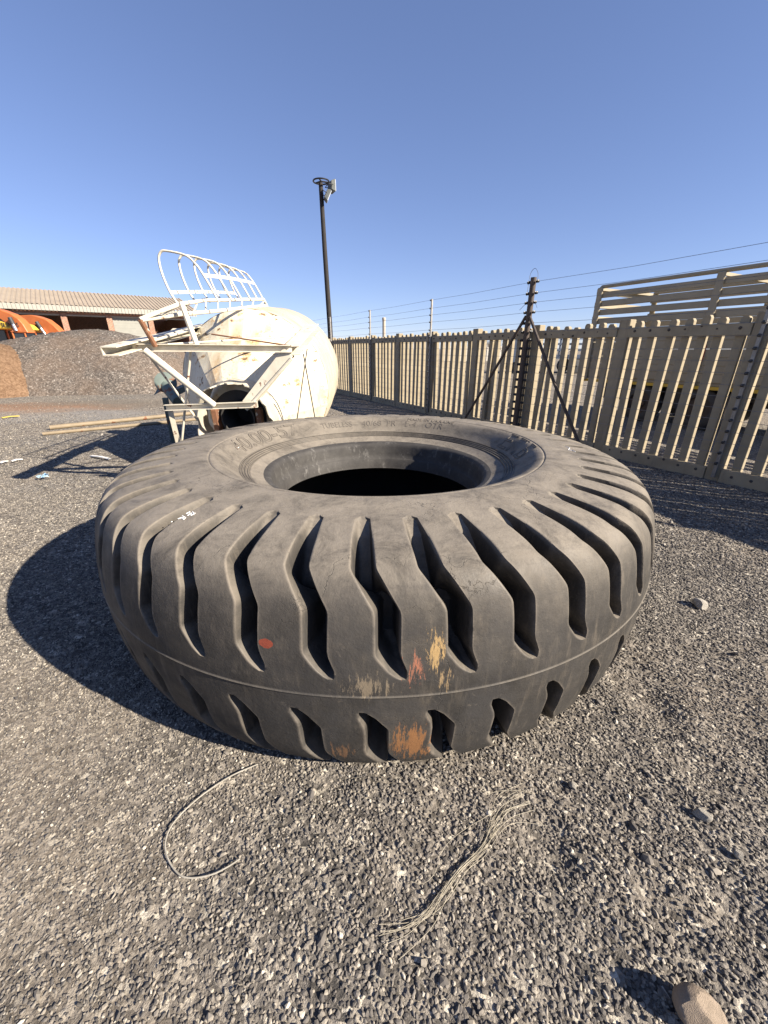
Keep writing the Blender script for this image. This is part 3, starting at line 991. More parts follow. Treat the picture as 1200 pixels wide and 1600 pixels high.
def build_electric_fence():
    root = empty('electric_fence', FP(3.68, 0.2))
    tag(root, 'dark rusty strainer post with two braces and thin electric wires along the palisade', 'electric fence')
    o0 = Vector(FP(3.68, 0.2))
    LV = [2.77, 2.59, 2.44, 2.28, 2.10] + [1.95 - 0.142 * k for k in range(13)]
    OFF = 0.22
    def W(t, off, z):
        return Vector(FP(t, off, z)) - o0
    b = MB()
    b.tube([W(3.68, OFF, 0), W(3.68, OFF, 1.4), W(3.68, OFF, 2.84)], 0.052, 10)
    b.build('strainer_post', 'rust_post', root, smooth=True)
    for (t, sgn) in ((3.68 + 1.62, 1), (3.68 - 1.62, -1)):
        b = MB()
        b.tube([W(3.68 + 0.04 * sgn, OFF + 0.03, 2.22), W(3.68 + 0.81 * sgn, OFF + 0.035, 1.1), W(t, OFF + 0.03, 0.0)], 0.027, 8)
        b.build('brace', 'rust_post', root, smooth=True)
    ins = MB().lathe([(0.010, -0.030), (0.026, -0.022), (0.026, -0.010), (0.014, -0.006), (0.014, 0.006), (0.026, 0.010), (0.026, 0.022), (0.010, 0.030)], 8, None, True)
    ins_me = ins.mesh('insulator', smooth=True)
    ins_me.materials.append(M('insulator_black'))
    ang = math.atan2(FD.y, FD.x)
    for z in LV:
        for sg in (-1, 1):
            o = link('insulator', ins_me, None, root)
            o.location = W(3.68 + 0.10 * sg, OFF, z)
            o.rotation_euler = (math.pi / 2, 0, ang + math.pi / 2)
    stations = [POSTS[k] for k in range(len(POSTS)) if abs((POSTS[k] - 3.598) / 3.37 - round((POSTS[k] - 3.598) / 3.37)) < 0.02]
    for t in stations:
        if abs(t - 3.598) < 0.2:
            continue
        b = MB()
        b.bar(W(t - 0.03, 0.112, 0.05), W(t - 0.03, 0.112, 2.80), 0.042, 0.042, FN)
        b.build('dropper', 'galvanised', root, bevel=0.003)
        for z in LV:
            o = link('insulator', ins_me, None, root)
            o.location = W(t - 0.03, 0.150, z)
            o.rotation_euler = (math.pi / 2, 0, ang + math.pi)
            o.scale = (0.75, 0.75, 0.75)
    for z in LV:
        pts = []
        ts = sorted([t for t in stations if abs(t - 3.598) > 0.2] + [3.58, 3.78, -8.0, 22.0])
        for i, t in enumerate(ts):
            off = OFF if 3.5 < t < 3.9 else 0.165
            pts.append(W(t, off, z))
            if i + 1 < len(ts) and ts[i + 1] - t > 1:
                pts.append(W((t + ts[i + 1]) / 2, (off + 0.165) / 2, z - 0.012))
        b = MB().tube(pts, 0.0026, 4, cap=False)
        b.build('wire', 'wire_steel', root)
    # jumper loops at the head of the strainer
    b = MB()
    b.tube(catmull([W(3.58, OFF, 2.77), W(3.60, OFF, 2.90), W(3.68, OFF, 2.98), W(3.77, OFF, 2.90), W(3.79, OFF, 2.62)], 6), 0.004, 4)
    b.tube([W(3.58, OFF, 2.44), W(3.47, OFF + 0.05, 2.34)], 0.004, 4)
    b.tube([W(3.78, OFF, 2.44), W(3.88, OFF + 0.05, 2.33)], 0.004, 4)
    b.build('jumper_wire', 'wire_steel', root)
build_electric_fence()

# ------------------------------------------------------------------ light mast
def build_mast():
    top = U(501, 286, 18.0)
    base = Vector((top.x + 0.10, 18.0, 0))
    root = empty('light_mast', base)
    tag(root, 'tall dark timber light mast with a ring and two floodlights on top', 'light mast')
    T = top - base
    b = MB()
    b.tube([(0, 0, 0), T * 0.35 + Vector((0.02, 0, 0)), T * 0.7, T], [0.112, 0.104, 0.090, 0.078], 12)
    b.build('pole', 'pole_timber', root, smooth=True)
    ring = [T + Vector((0.02 + 0.29 * math.cos(a), 0.29 * math.sin(a), 0.05)) for a in np.linspace(0, 2 * math.pi, 24, endpoint=False)]
    b = MB().tube(ring, 0.026, 6, closed=True)
    for a in (0.4, 2.5, 4.6):
        b.tube([T + Vector((0.02, 0, 0.05)), T + Vector((0.02 + 0.29 * math.cos(a), 0.29 * math.sin(a), 0.05))], 0.028, 6)
    b.build('ring_bracket', 'black_iron', root, smooth=True)
    # lamps: case, glass and yoke each
    for (dx, dz, tilt, rz) in ((0.44, -0.14, 0.5, 0.5), (0.26, -0.42, 1.0, 0.2)):
        Mx = Matrix.Translation(T + Vector((dx, -0.12, dz))) @ Matrix.Rotation(rz, 4, 'Z') @ Matrix.Rotation(tilt - 0.5, 4, 'Y')
        c = MB()
        ol = [Vector((-0.10, -0.16, -0.13)), Vector((0.05, -0.20, -0.19)), Vector((0.05, -0.20, 0.19)), Vector((-0.10, -0.16, 0.13))]
        c.prism([Mx @ p for p in ol], (Mx.to_3x3() @ Vector((0, 0.38, 0))))
        lamp = c.build('floodlight', 'lamp_case', root, bevel=0.01)
        g = MB().box((0.052, -0.18, -0.17), (0.066, 0.16, 0.17), Mx)
        g.build('lens', 'lamp_glass', lamp)
        y = MB().tube([Mx @ Vector((-0.05, -0.21, 0)), Mx @ Vector((-0.2, -0.21, 0)), Mx @ Vector((-0.22, 0, 0)), Mx @ Vector((-0.2, 0.21, 0)), Mx @ Vector((-0.05, 0.21, 0))], 0.014, 6)
        y.build('yoke', 'black_iron', lamp)
build_mast()

# ------------------------------------------------------------------ silo lying on its side
def build_silo():
    o0 = Vector((-1.87, 6.0, 0))
    root = empty('silo', o0)
    tag(root, 'dented rust streaked white steel silo lying on its side behind the tyre', 'silo')
    ax = Vector((-0.035, 0.9945, 0.08)).normalized()
    zx = Vector((1, 0, 0))
    zx = (zx - ax * zx.dot(ax)).normalized()
    zy = ax.cross(zx)
    cen = Vector((0, 0, 1.12))
    fr = Matrix(((zx.x, zy.x, ax.x, cen.x), (zx.y, zy.y, ax.y, cen.y), (zx.z, zy.z, ax.z, cen.z), (0, 0, 0, 1)))
    # cone of rolled sheets, faintly faceted
    outl = Vector((0.06, -1.0, 0.87)) - Vector((0, 0, 0))
    n = 28
    vs, fs = [], []
    steps = 6
    for i in range(steps + 1):
        f = i / steps
        for k in range(n):
            t = 2 * math.pi * k / n
            rim = fr @ Vector((1.045 * math.cos(t), 1.045 * math.sin(t), 0))
            mouth = outl + zx * (0.33 * math.cos(t)) + zy * (0.33 * math.sin(t))
            p = mouth.lerp(rim, f)
            dent = 0.02 * math.sin(3 * t + 1) * math.sin(math.pi * f) + 0.012 * math.sin(7 * t + 5 * f) * math.sin(math.pi * f)
            vs.append(p + (p - outl).normalized() * 0 + ax * dent)
    for i in range(steps):
        for k in range(n):
            q = (k + 1) % n
            fs.append((i * n + k, i * n + q, (i + 1) * n + q, (i + 1) * n + k))
    cone = MB().add(vs, fs).build('cone', 'silo_paint', root)
    me_ = cone.data
    me_.polygons.foreach_set('use_smooth', [False] * len(me_.polygons))
    # shell: flares out behind the rim, closed at the back
    prof = [(1.045, 0.0), (1.05, 0.010), (1.055, 0.26), (1.066, 0.265), (1.066, 0.29), (1.057, 0.295), (1.065, 0.55), (1.076, 0.555), (1.076, 0.58), (1.067, 0.585), (1.07, 0.90), (1.08, 0.905), (1.08, 0.93), (1.07, 0.935), (1.07, 1.90), (1.055, 1.92), (0.02, 2.0)]
    MB().lathe(prof, 64, fr).build('shell', 'silo_band', root, smooth=True)
    # torn skirt round the outlet
    fo = Matrix(((zx.x, zy.x, ax.x, outl.x), (zx.y, zy.y, ax.y, outl.y), (zx.z, zy.z, ax.z, outl.z), (0, 0, 0, 1)))
    def jag(t, z):
        return 1 + 0.02 * math.sin(5 * t) + 0.015 * math.sin(11 * t + 1)
    b = MB()
    vs, fs = [], []
    ncol = 60
    for i, zz in enumerate((0.10, 0.0, -0.12, -0.24)):
        for k in range(ncol):
            t = 2 * math.pi * k / ncol
            cut = 0.0
            if i == 3:
                cut = 0.05 * math.sin(4 * t + 0.6) + 0.03 * math.sin(13 * t) + 0.02 * math.sin(29 * t)
            r = 0.45 * jag(t, zz)
            for rr in (r, r - 0.012):
                vs.append(fo @ Vector((rr * math.cos(t), rr * math.sin(t), zz + cut)))
    for i in range(3):
        for k in range(ncol):
            q = (k + 1) % ncol
            a, b_, c, d = (i * ncol + k) * 2, (i * ncol + q) * 2, ((i + 1) * ncol + q) * 2, ((i + 1) * ncol + k) * 2
            fs.append((a, b_, c, d))
            fs.append((a + 1, d + 1, c + 1, b_ + 1))
    for k in range(ncol):
        q = (k + 1) % ncol
        a, b_ = (3 * ncol + k) * 2, (3 * ncol + q) * 2
        fs.append((a, b_, b_ + 1, a + 1))
    MB().add(vs, fs).build('torn_skirt', 'silo_inner', root, smooth=True)
    # outlet: square rusty frame round a pipe mouth
    b = MB()
    for (x0, x1, y0, y1) in ((-0.30, -0.235, -0.12, 0.42), (0.235, 0.30, -0.12, 0.42), (-0.235, 0.235, 0.36, 0.42)):
        b.box((x0, y0, -0.14), (x1, y1, -0.02), fo)
    b.build('outlet_frame', 'rusty_steel', root, bevel=0.006)
    MB().lathe([(0.33, 0.02), (0.22, 0.0), (0.205, -0.10), (0.19, -0.10), (0.19, 0.45), (0.01, 0.46)], 32, fo).build('outlet_pipe', 'shed_dark', root, smooth=True)
    L = lambda px, py, Y: U(px, py, Y) - o0
    # legs: steel channels that ran along the shell
    def channel(a, b_, w, h, t, name, mat='white_steel', up=Vector((0, 0, 1))):
        poly = [(-w / 2, -h / 2), (w / 2, -h / 2), (w / 2, -h / 2 + t), (-w / 2 + t, -h / 2 + t), (-w / 2 + t, h / 2 - t), (w / 2, h / 2 - t), (w / 2, h / 2), (-w / 2, h / 2)]
        return MB().section(a, b_, poly, up).build(name, mat, root)
    channel(L(171, 549, 4.05), L(322, 511, 6.25), 0.16, 0.085, 0.010, 'leg')
    channel(L(456, 548, 4.70), L(489, 512, 6.10), 0.17, 0.10, 0.010, 'leg')
    channel(L(206, 543, 4.42), L(456, 545, 4.68), 0.06, 0.075, 0.008, 'cross_beam')
    channel(L(452, 550, 4.72), L(388, 632, 4.72), 0.13, 0.10, 0.009, 'brace', up=Vector((0, 1, 0)))
    MB().tube([L(456, 560, 4.66), L(385, 640, 4.66)], 0.020, 8).build('brace', 'white_steel', root, smooth=True)
    MB().tube([L(226, 547, 4.42), L(280, 590, 4.50), L(336, 634, 4.60)], 0.036, 10).build('brace', 'white_steel', root, smooth=True)
    channel(L(258, 637, 4.58), L(402, 632, 4.62), 0.055, 0.065, 0.007, 'outlet_bar')
    MB().bar(L(266, 641, 4.60), Vector((-0.74, -1.05, 0.0)), 0.055, 0.012).build('foot_post', 'white_steel', root)
    MB().bar(L(268, 641, 4.63), Vector((-0.72, -1.02, 0.0)), 0.012, 0.055).build('foot_post', 'white_steel', root)
    MB().tube([L(298, 548, 4.55), L(284, 690, 4.72)], 0.014, 6).build('tie_rod', 'white_steel', root)
    MB().tube([L(236, 560, 4.45), L(309, 657, 4.85)], 0.012, 6).build('tie_rod', 'white_steel', root)
    MB().tube([L(262, 538, 4.50), L(480, 524, 5.72)], 0.011, 6).build('tie_rod', 'white_steel', root)
    MB().tube([L(330, 522, 4.9), L(464, 542, 4.72)], 0.009, 6).build('tie_rod', 'rusty_steel', root)
    MB().tube([L(474, 553, 4.75), L(492, 652, 5.2)], 0.008, 6).build('tie_rod', 'galvanised', root)
    MB().tube([L(480, 545, 4.8), L(464, 656, 5.25)], 0.008, 6).build('tie_rod', 'galvanised', root)
    b = MB()
    b.prism([L(256, 526, 5.4), L(270, 513, 5.6), L(281, 513, 5.6), L(264, 528, 5.4)], (0, 0.008, -0.006))
    b.build('bracket_plate', 'white_steel', root)
    # ladder with its safety cage
    r1 = [L(219, 499, 4.32), L(281, 475, 4.62), L(303, 472, 5.00), L(320, 469, 5.35), L(350, 469, 5.75), L(382, 468, 6.15), L(412, 468, 6.55), L(417, 478, 6.60)]
    r2 = [L(221, 500, 4.32), L(283, 491, 4.75), L(318, 488, 5.15), L(350, 485, 5.55), L(391, 480, 6.05), L(417, 478, 6.60)]
    MB().tube(r1, 0.021, 8).build('ladder_rail', 'white_steel', root, smooth=True)
    MB().tube(r2, 0.021, 8).build('ladder_rail', 'white_steel', root, smooth=True)
    def along(pts, f):
        seg = [(pts[i + 1] - pts[i]).length for i in range(len(pts) - 1)]
        d = f * sum(seg)
        for i, s_ in enumerate(seg):
            if d <= s_:
                return pts[i].lerp(pts[i + 1], d / s_)
            d -= s_
        return pts[-1]
    for k in range(9):
        f = 0.14 + 0.80 * k / 8
        MB().tube([along(r2, f - 0.05), along(r1, f + 0.03)], 0.010, 6).build('rung', 'white_steel', root, smooth=True)
    MB().tube([L(283, 473, 4.62), L(309, 543, 4.55)], 0.030, 8).build('ladder_stay', 'white_steel', root, smooth=True)
    MB().tube([L(219, 499, 4.32), L(243, 541, 4.44)], 0.026, 8).build('ladder_stay', 'rusty_steel', root, smooth=True)
    MB().tube([L(240, 532, 4.42), L(300, 515, 5.4)], 0.014, 6).build('ladder_stay', 'white_steel', root, smooth=True)
    base = [(280, 478), (266, 457), (254, 430), (248, 406), (251, 394), (260, 392), (290, 399), (306, 413), (318, 430), (331, 452), (342, 472)]
    hoops = []
    shape = [(p[0] - 311, p[1] - 475) for p in base]
    for (cx, cy, s, Y) in ((311, 475, 1.0, 4.68), (335, 472, 0.88, 5.10), (353, 470, 0.79, 5.48), (369, 469, 0.70, 5.85), (382, 468.5, 0.63, 6.20), (393, 468.5, 0.57, 6.52)):
        pts = [L(cx + x * s, cy + y * s, Y) for (x, y) in shape]
        hoops.append(pts)
        MB().tube([Vector(p) for p in catmull(pts, 4)], 0.0115, 6).build('cage_hoop', 'white_steel', root, smooth=True)
    for i_, w_ in ((1, 0.034), (5, 0.036), (8, 0.036)):
        b = MB()
        for a, b_ in zip(hoops[:-1], hoops[1:]):
            nrm = Vector((0, 0, 1)) if i_ == 5 else Vector((1, 0, 0.3))
            b.bar(a[i_], b_[i_], w_, 0.006, nrm)
        b.build('cage_strap', 'white_steel', root)
build_silo()

# ------------------------------------------------------------------ heaps
def heap(name, label, cx, cy, rx, ry, h, rot, mat, seed, flat=0.45, n=110):
    r = random.Random(seed)
    ph = [r.uniform(0, 6.28) for _ in range(10)]
    gx_ = np.linspace(-1.15, 1.15, n)
    X_, Y_ = np.meshgrid(gx_, gx_)
    ang = np.arctan2(Y_, X_)
    rad = np.hypot(X_, Y_)
    rad = rad * (1 + 0.07 * np.sin(2 * ang + ph[0]) + 0.05 * np.sin(3 * ang + ph[1]) + 0.035 * np.sin(5 * ang + ph[2]) + 0.02 * np.sin(9 * ang + ph[3]))
    t = np.clip((1 - rad) / (1 - flat), 0, None)
    z = h * (1 - np.exp(-(t ** 1.15) * 2.1)) / (1 - math.exp(-2.1))
    z = z + 0.05 * h * np.sin(6 * X_ + ph[4]) * np.sin(5 * Y_ + ph[5]) * np.clip(t, 0, 1)
    z = z + rng.normal(0, 0.018, z.shape) * (t > 0)
    z = np.where(rad > 1.0, -0.12, z)
    ca, sa = math.cos(rot), math.sin(rot)
    wx = (X_ * rx) * ca - (Y_ * ry) * sa
    wy = (X_ * rx) * sa + (Y_ * ry) * ca
    m_ = bpy.data.meshes.new(name)
    ii = np.arange(n * n).reshape(n, n)
    q = np.stack([ii[:-1, :-1], ii[:-1, 1:], ii[1:, 1:], ii[1:, :-1]], -1).reshape(-1, 4)
    m_.from_pydata(np.stack([wx, wy, z], -1).reshape(-1, 3).tolist(), [], q.tolist())
    m_.polygons.foreach_set('use_smooth', [True] * len(m_.polygons))
    o = link(name, m_, mat)
    o.location = (cx, cy, 0)
    return tag(o, label, 'heap')
heap('gravel_heap', 'broad grey crushed stone heap in front of the brick shed', -14.1, 20.2, 6.4, 4.8, 2.18, 0.10, 'heap_stone', 4, 0.40, 150)
heap('soil_heap', 'brown soil heap at the far left edge, under the orange excavators', -16.3, 16.2, 3.3, 2.7, 1.95, 0.3, 'heap_soil', 9, 0.30, 90)

# ------------------------------------------------------------------ brick shed
def build_shed():
    P0 = Vector((-24, 36, 0))
    e = Vector((0.806, 0.592, 0)).normalized()
    rz = math.atan2(e.y, e.x)
    root = empty('brick_shed', P0, rz)         # local +X runs along the front, local -Y faces the yard
    tag(root, 'long low brick workshop shed with corrugated roof and open bays', 'building')
    colw = [-5.2 - 3.1 * k for k in range(7, 0, -1)] + [-5.2, -2.0, 1.05, 4.12, 7.25]
    for w in colw:
        MB().box((w - 0.20, -0.06, 0), (w + 0.20, 0.40, 4.38)).build('pillar', 'brick', root)
    for a, b_ in zip(colw[:-1], colw[1:]):
        MB().box((a + 0.20, 0.0, 4.10), (b_ - 0.20, 0.34, 4.20)).build('lintel', 'concrete', root)
        MB().box((a + 0.20, 0.0, 4.202), (b_ - 0.20, 0.34, 4.38)).build('wall_band', 'brick', root)
    x0, x1 = colw[0] - 0.2, colw[-1] + 0.2
    MB().box((x0, 12.0, 0), (x1, 12.3, 5.0)).build('back_wall', 'brick', root)
    for x in (x0, x1 - 0.3):
        MB().box((x, 0.42, 0), (x + 0.3, 11.98, 4.6)).build('end_wall', 'brick', root)
    MB().box((x0, -0.05, 0.004), (x1, 12.0, 0.02)).build('floor', 'shed_dark', root)
    # profiled sheets
    def sheet(name, mat, pa, pb, pitch=0.30, depth=0.05):
        nrm = Vector((0, pb[1] - pa[1], pb[0] - pa[0]))
        u = Vector((0, pb[0] - pa[0], pb[1] - pa[1])).normalized()
        nn = Vector((0, -u.z, u.y))
        vs, fs = [], []
        x = x0 - 0.5
        i = 0
        while x < x1 + 0.4:
            for (dx, d) in ((0, 0), (pitch * 0.4, 0), (pitch * 0.5, depth), (pitch * 0.9, depth)):
                for (yy, zz) in (pa, pb):
                    vs.append(Vector((x + dx, yy, zz)) + nn * d)
                i += 1
            x += pitch
        for k in range(i - 1):
            fs.append((2 * k, 2 * k + 2, 2 * k + 3, 2 * k + 1))
        return MB().add(vs, fs).build(name, mat, root)
    sheet('roof', 'roof_sheet', (-0.62, 4.80), (6.2, 6.45))
    sheet('roof', 'roof_sheet', (13.0, 4.80), (6.2, 6.44))
    sheet('fascia', 'fascia_sheet', (-0.60, 4.40), (-0.60, 4.80), 0.24, 0.04)
    MB().box((1.28, 0.12, 0.02), (3.92, 0.16, 4.09)).build('roller_shutter', 'shutter', root)
    sh = bpy.data.objects['roller_shutter']
    for k in range(20):
        MB().box((1.28, 0.112, 0.1 + 0.2 * k), (3.92, 0.119, 0.27 + 0.2 * k)).build('slat', 'shutter', sh)
    return root
build_shed()

# ------------------------------------------------------------------ excavators behind the heap
def build_excavator(name, label, Y, dx, boom, hood, panel, cyl, cab, letters):
    o0 = Vector(U(dx, 545, Y))
    o0.z = 0
    root = empty(name, o0)
    tag(root, label, 'excavator', 'excavators behind the heaps')
    L = lambda px, py, yy=Y: U(px, py, yy) - o0
    MB().prism([L(*p) for p in boom], (0, 0.55, 0)).build('boom', 'machine_orange', root, bevel=0.03)
    (ax_, ay_), (bx_, by_) = cyl
    a, b_ = L(ax_, ay_, Y - 0.12), L(bx_, by_, Y - 0.12)
    MB().tube([a, a.lerp(b_, 0.5)], 0.11, 10).build('cylinder', 'machine_dark', root, smooth=True)
    MB().tube([a.lerp(b_, 0.5), b_], 0.085, 10).build('piston_rod', 'chrome', root, smooth=True)
    hd = MB().prism([L(*p) for p in hood], (0, 1.9, 0)).build('engine_hood', 'machine_yellow', root, bevel=0.04)
    # body, tracks
    x0 = L(hood[0][0], 530).x
    MB().box((x0 - 0.3, -0.2, 0.95), (x0 + 3.0, 2.3, 1.75)).build('body', 'machine_orange', root, bevel=0.06)
    for y in (-0.35, 1.75):
        b = MB().section(Vector((x0 - 0.8, y, 0.45)), Vector((x0 - 0.8, y + 0.6, 0.45)), [(0, 0.44), (0.3, 0.42), (0.44, 0.2), (0.44, -0.2), (0.3, -0.42), (-3.6, -0.42), (-4.0, -0.1), (-3.8, 0.3), (-3.4, 0.44)])
        b.build('track', 'machine_dark', root)
    # cab
    px0, px1, py0, py1 = cab
    c0, c1 = L(px0, py1), L(px1, py0)
    c0.z = max(c0.z, 1.2)
    ca = MB().box((c0.x + 0.08, 0.06, c0.z), (c1.x - 0.08, 1.2, c1.z - 0.09)).build('cab_glass', 'glass_dark', root)
    b = MB()
    for (x, y) in ((c0.x, 0), (c1.x - 0.08, 0), (c0.x, 1.2), (c1.x - 0.08, 1.2), ((c0.x + c1.x) / 2, 0)):
        b.box((x, y, c0.z - 0.1), (x + 0.085, y + 0.085, c1.z - 0.01))
    b.box((c0.x - 0.02, -0.02, c1.z - 0.09), (c1.x + 0.02, 1.3, c1.z))
    b.box((c0.x - 0.02, -0.02, c0.z - 0.25), (c1.x + 0.02, 1.3, c0.z - 0.101))
    b.build('cab_frame', 'machine_orange', root, bevel=0.02)
    if letters:
        cu = bpy.data.curves.new('lettering', 'FONT')
        cu.body = letters
        cu.size = 0.34
        cu.extrude = 0.004
        tmp = bpy.data.objects.new('lettering', cu)
        C.objects.link(tmp)
        m_ = bpy.data.meshes.new_from_object(tmp.evaluated_get(bpy.context.evaluated_depsgraph_get()))
        bpy.data.objects.remove(tmp)
        t = link('lettering', m_, 'machine_dark', hd)
        t.location = L(panel[0], panel[1], Y - 0.03)
        t.rotation_euler = (math.pi / 2, 0, 0)
build_excavator('excavator', 'orange excavator with yellow hood, leftmost, cut by the picture edge', 25.5, -25,
                [(-75, 486), (-35, 475), (0, 484), (16, 490), (28, 498), (36, 507), (44, 520), (22, 520), (14, 508), (-2, 497), (-35, 492), (-72, 502)],
                [(-50, 514), (-50, 500), (-12, 499), (12, 505), (22, 514)], (-3, 511), ((15, 496), (26, 517)), (-62, -22, 505, 536), 'TSUMAS')
build_excavator('excavator', 'orange excavator with a low boom behind the crest of the stone heap', 29.0, 42,
                [(26, 493), (48, 492), (57, 494), (71, 499), (84, 509), (95, 520), (102, 524), (74, 526), (62, 510), (50, 507), (30, 509)],
                [(34, 520), (40, 509), (50, 507), (60, 512), (66, 519)], (45, 514), ((57, 503), (71, 523)), (23, 55, 517, 536), '')

# ------------------------------------------------------------------ trailer behind the fence
def build_trailer():
    o0 = Vector((6.7, 8.8, 0))
    rz = math.atan2(FD.y, FD.x)
    root = empty('livestock_trailer', o0, rz)
    tag(root, 'cream steel livestock trailer with open rails parked behind the fence', 'trailer')
    # local x runs along the fence (away from us), local +y faces the yard when FN is that way
    sgn = 1 if (Matrix.Rotation(rz, 3, 'Z') @ Vector((0, 1, 0))).dot(FN) > 0 else -1
    W = 2.4
    def y(d):
        return -sgn * d                 # d metres into the trailer from its near side
    def bx(b, xa, xb, da, db, za, zb):
        ya, yb = sorted((y(da), y(db)))
        b.box((xa, ya, za), (xb, yb, zb))
        return b
    XA, XB = -6.0, 2.72
    bx(MB(), XA, XB, 0.05, W - 0.05, 0.93, 1.03).build('deck', 'trailer_paint', root)
    # side boards, plank by plank
    for d in (0.0, W - 0.05):
        for k in range(6):
            z0 = 1.0 + k * 0.165
            bx(MB(), XA, XB, d, d + 0.05, z0, z0 + 0.155).build('side_board', 'trailer_paint', root, bevel=0.008)
        for (z0, z1) in ((2.24, 2.37), (2.44, 2.57), (2.64, 2.77), (2.83, 2.96)):
            b = MB()
            bx(b, XA, XB, d - 0.004 if d == 0 else d, d + 0.045, z0, z1)
            b.build('rail', 'trailer_paint', root, bevel=0.012)
        MB().tube([Vector((XA, y(d + 0.02), 3.08)), Vector((XB - 0.08, y(d + 0.02), 3.08)), Vector((XB - 0.02, y(d + 0.02), 3.02))], 0.042, 8).build('rail', 'trailer_paint', root, smooth=True)
        bx(MB(), XA, XB, d - 0.005, d + 0.055, 0.86, 0.925).build('side_rave', 'reflector_yellow' if d == 0 else 'trailer_paint', root)
        x = XB - 0.08
        while x > XA:
            b = MB()
            bx(b, x - 0.07, x + 0.07, d - 0.06 if d == 0 else d + 0.055, d - 0.008 if d == 0 else d + 0.11, 0.9, 3.06)
            b.build('stanchion', 'trailer_paint', root, bevel=0.015)
            x -= 2.55
    for z0 in (1.0, 1.35, 1.7, 2.3, 2.62, 2.92):
        b = MB()
        bx(b, XB + 0.002, XB + 0.05, 0.02, W - 0.02, z0, z0 + 0.13)
        b.build('tail_rail', 'trailer_paint', root, bevel=0.008)
    x = XB - 0.06
    while x > XA:
        b = MB()
        bx(b, x - 0.03, x + 0.03, 0.06, W - 0.06, 3.0, 3.06)
        b.build('roof_bar', 'trailer_paint', root)
        x -= 2.55
    for (xa) in (0.42, 0.02):
        bx(MB(), xa - 0.02, xa + 0.04, -0.012, -0.006, 1.42, 1.72).build('reflector', 'reflector_red', root)
    # chassis and wheels
    for d in (0.65, W - 0.75):
        bx(MB(), XA, XB - 0.1, d, d + 0.10, 0.62, 0.925).build('chassis_beam', 'machine_dark', root)
    for x in (1.15, -0.1):
        for d0 in (0.12, W - 0.42):
            f = Matrix.Translation(Vector((x, y(d0), 0.44))) @ Matrix.Rotation(sgn * math.pi / 2, 4, 'X')
            tyre = MB().lathe([(0.26, 0.0), (0.36, -0.015), (0.425, 0.02), (0.44, 0.08), (0.44, 0.22), (0.425, 0.28), (0.36, 0.315), (0.26, 0.30)], 36, f)
            wheel = tyre.build('wheel', 'machine_dark', root, smooth=True)
            MB().lathe([(0.26, 0.02), (0.24, 0.06), (0.12, 0.07), (0.10, 0.02), (0.02, 0.01)], 24, f).build('rim', 'rust_post', wheel, smooth=True)
        ya, yb = y(0.2), y(W - 0.2)
        MB().tube([Vector((x, ya, 0.44)), Vector((x, yb, 0.44))], 0.06, 8).build('axle', 'machine_dark', root)
    for (xa, xb, da, db, z0) in ((0.25, 0.75, 0.35, 0.85, 0.36), (-3.2, -0.75, 0.9, 1.5, 0.5), (1.75, 2.5, 0.5, 1.1, 0.42), (0.2, 1.9, 1.0, 1.4, 0.55)):
        bx(MB(), xa, xb, da, db, z0, 0.915).build('underbody_box', 'machine_dark', root, bevel=0.02)  # dark boxes added for the shaded gear below the deck
    # mudguard behind the second wheel
    f = Matrix.Translation(Vector((-0.1, y(0.10), 0.44))) @ Matrix.Rotation(sgn * math.pi / 2, 4, 'X')
    MB().lathe([(0.52, -0.0), (0.52, 0.34)], 16, f, arc=(2.3, 4.4)).build('mudguard', 'galvanised', root, smooth=True)
build_trailer()

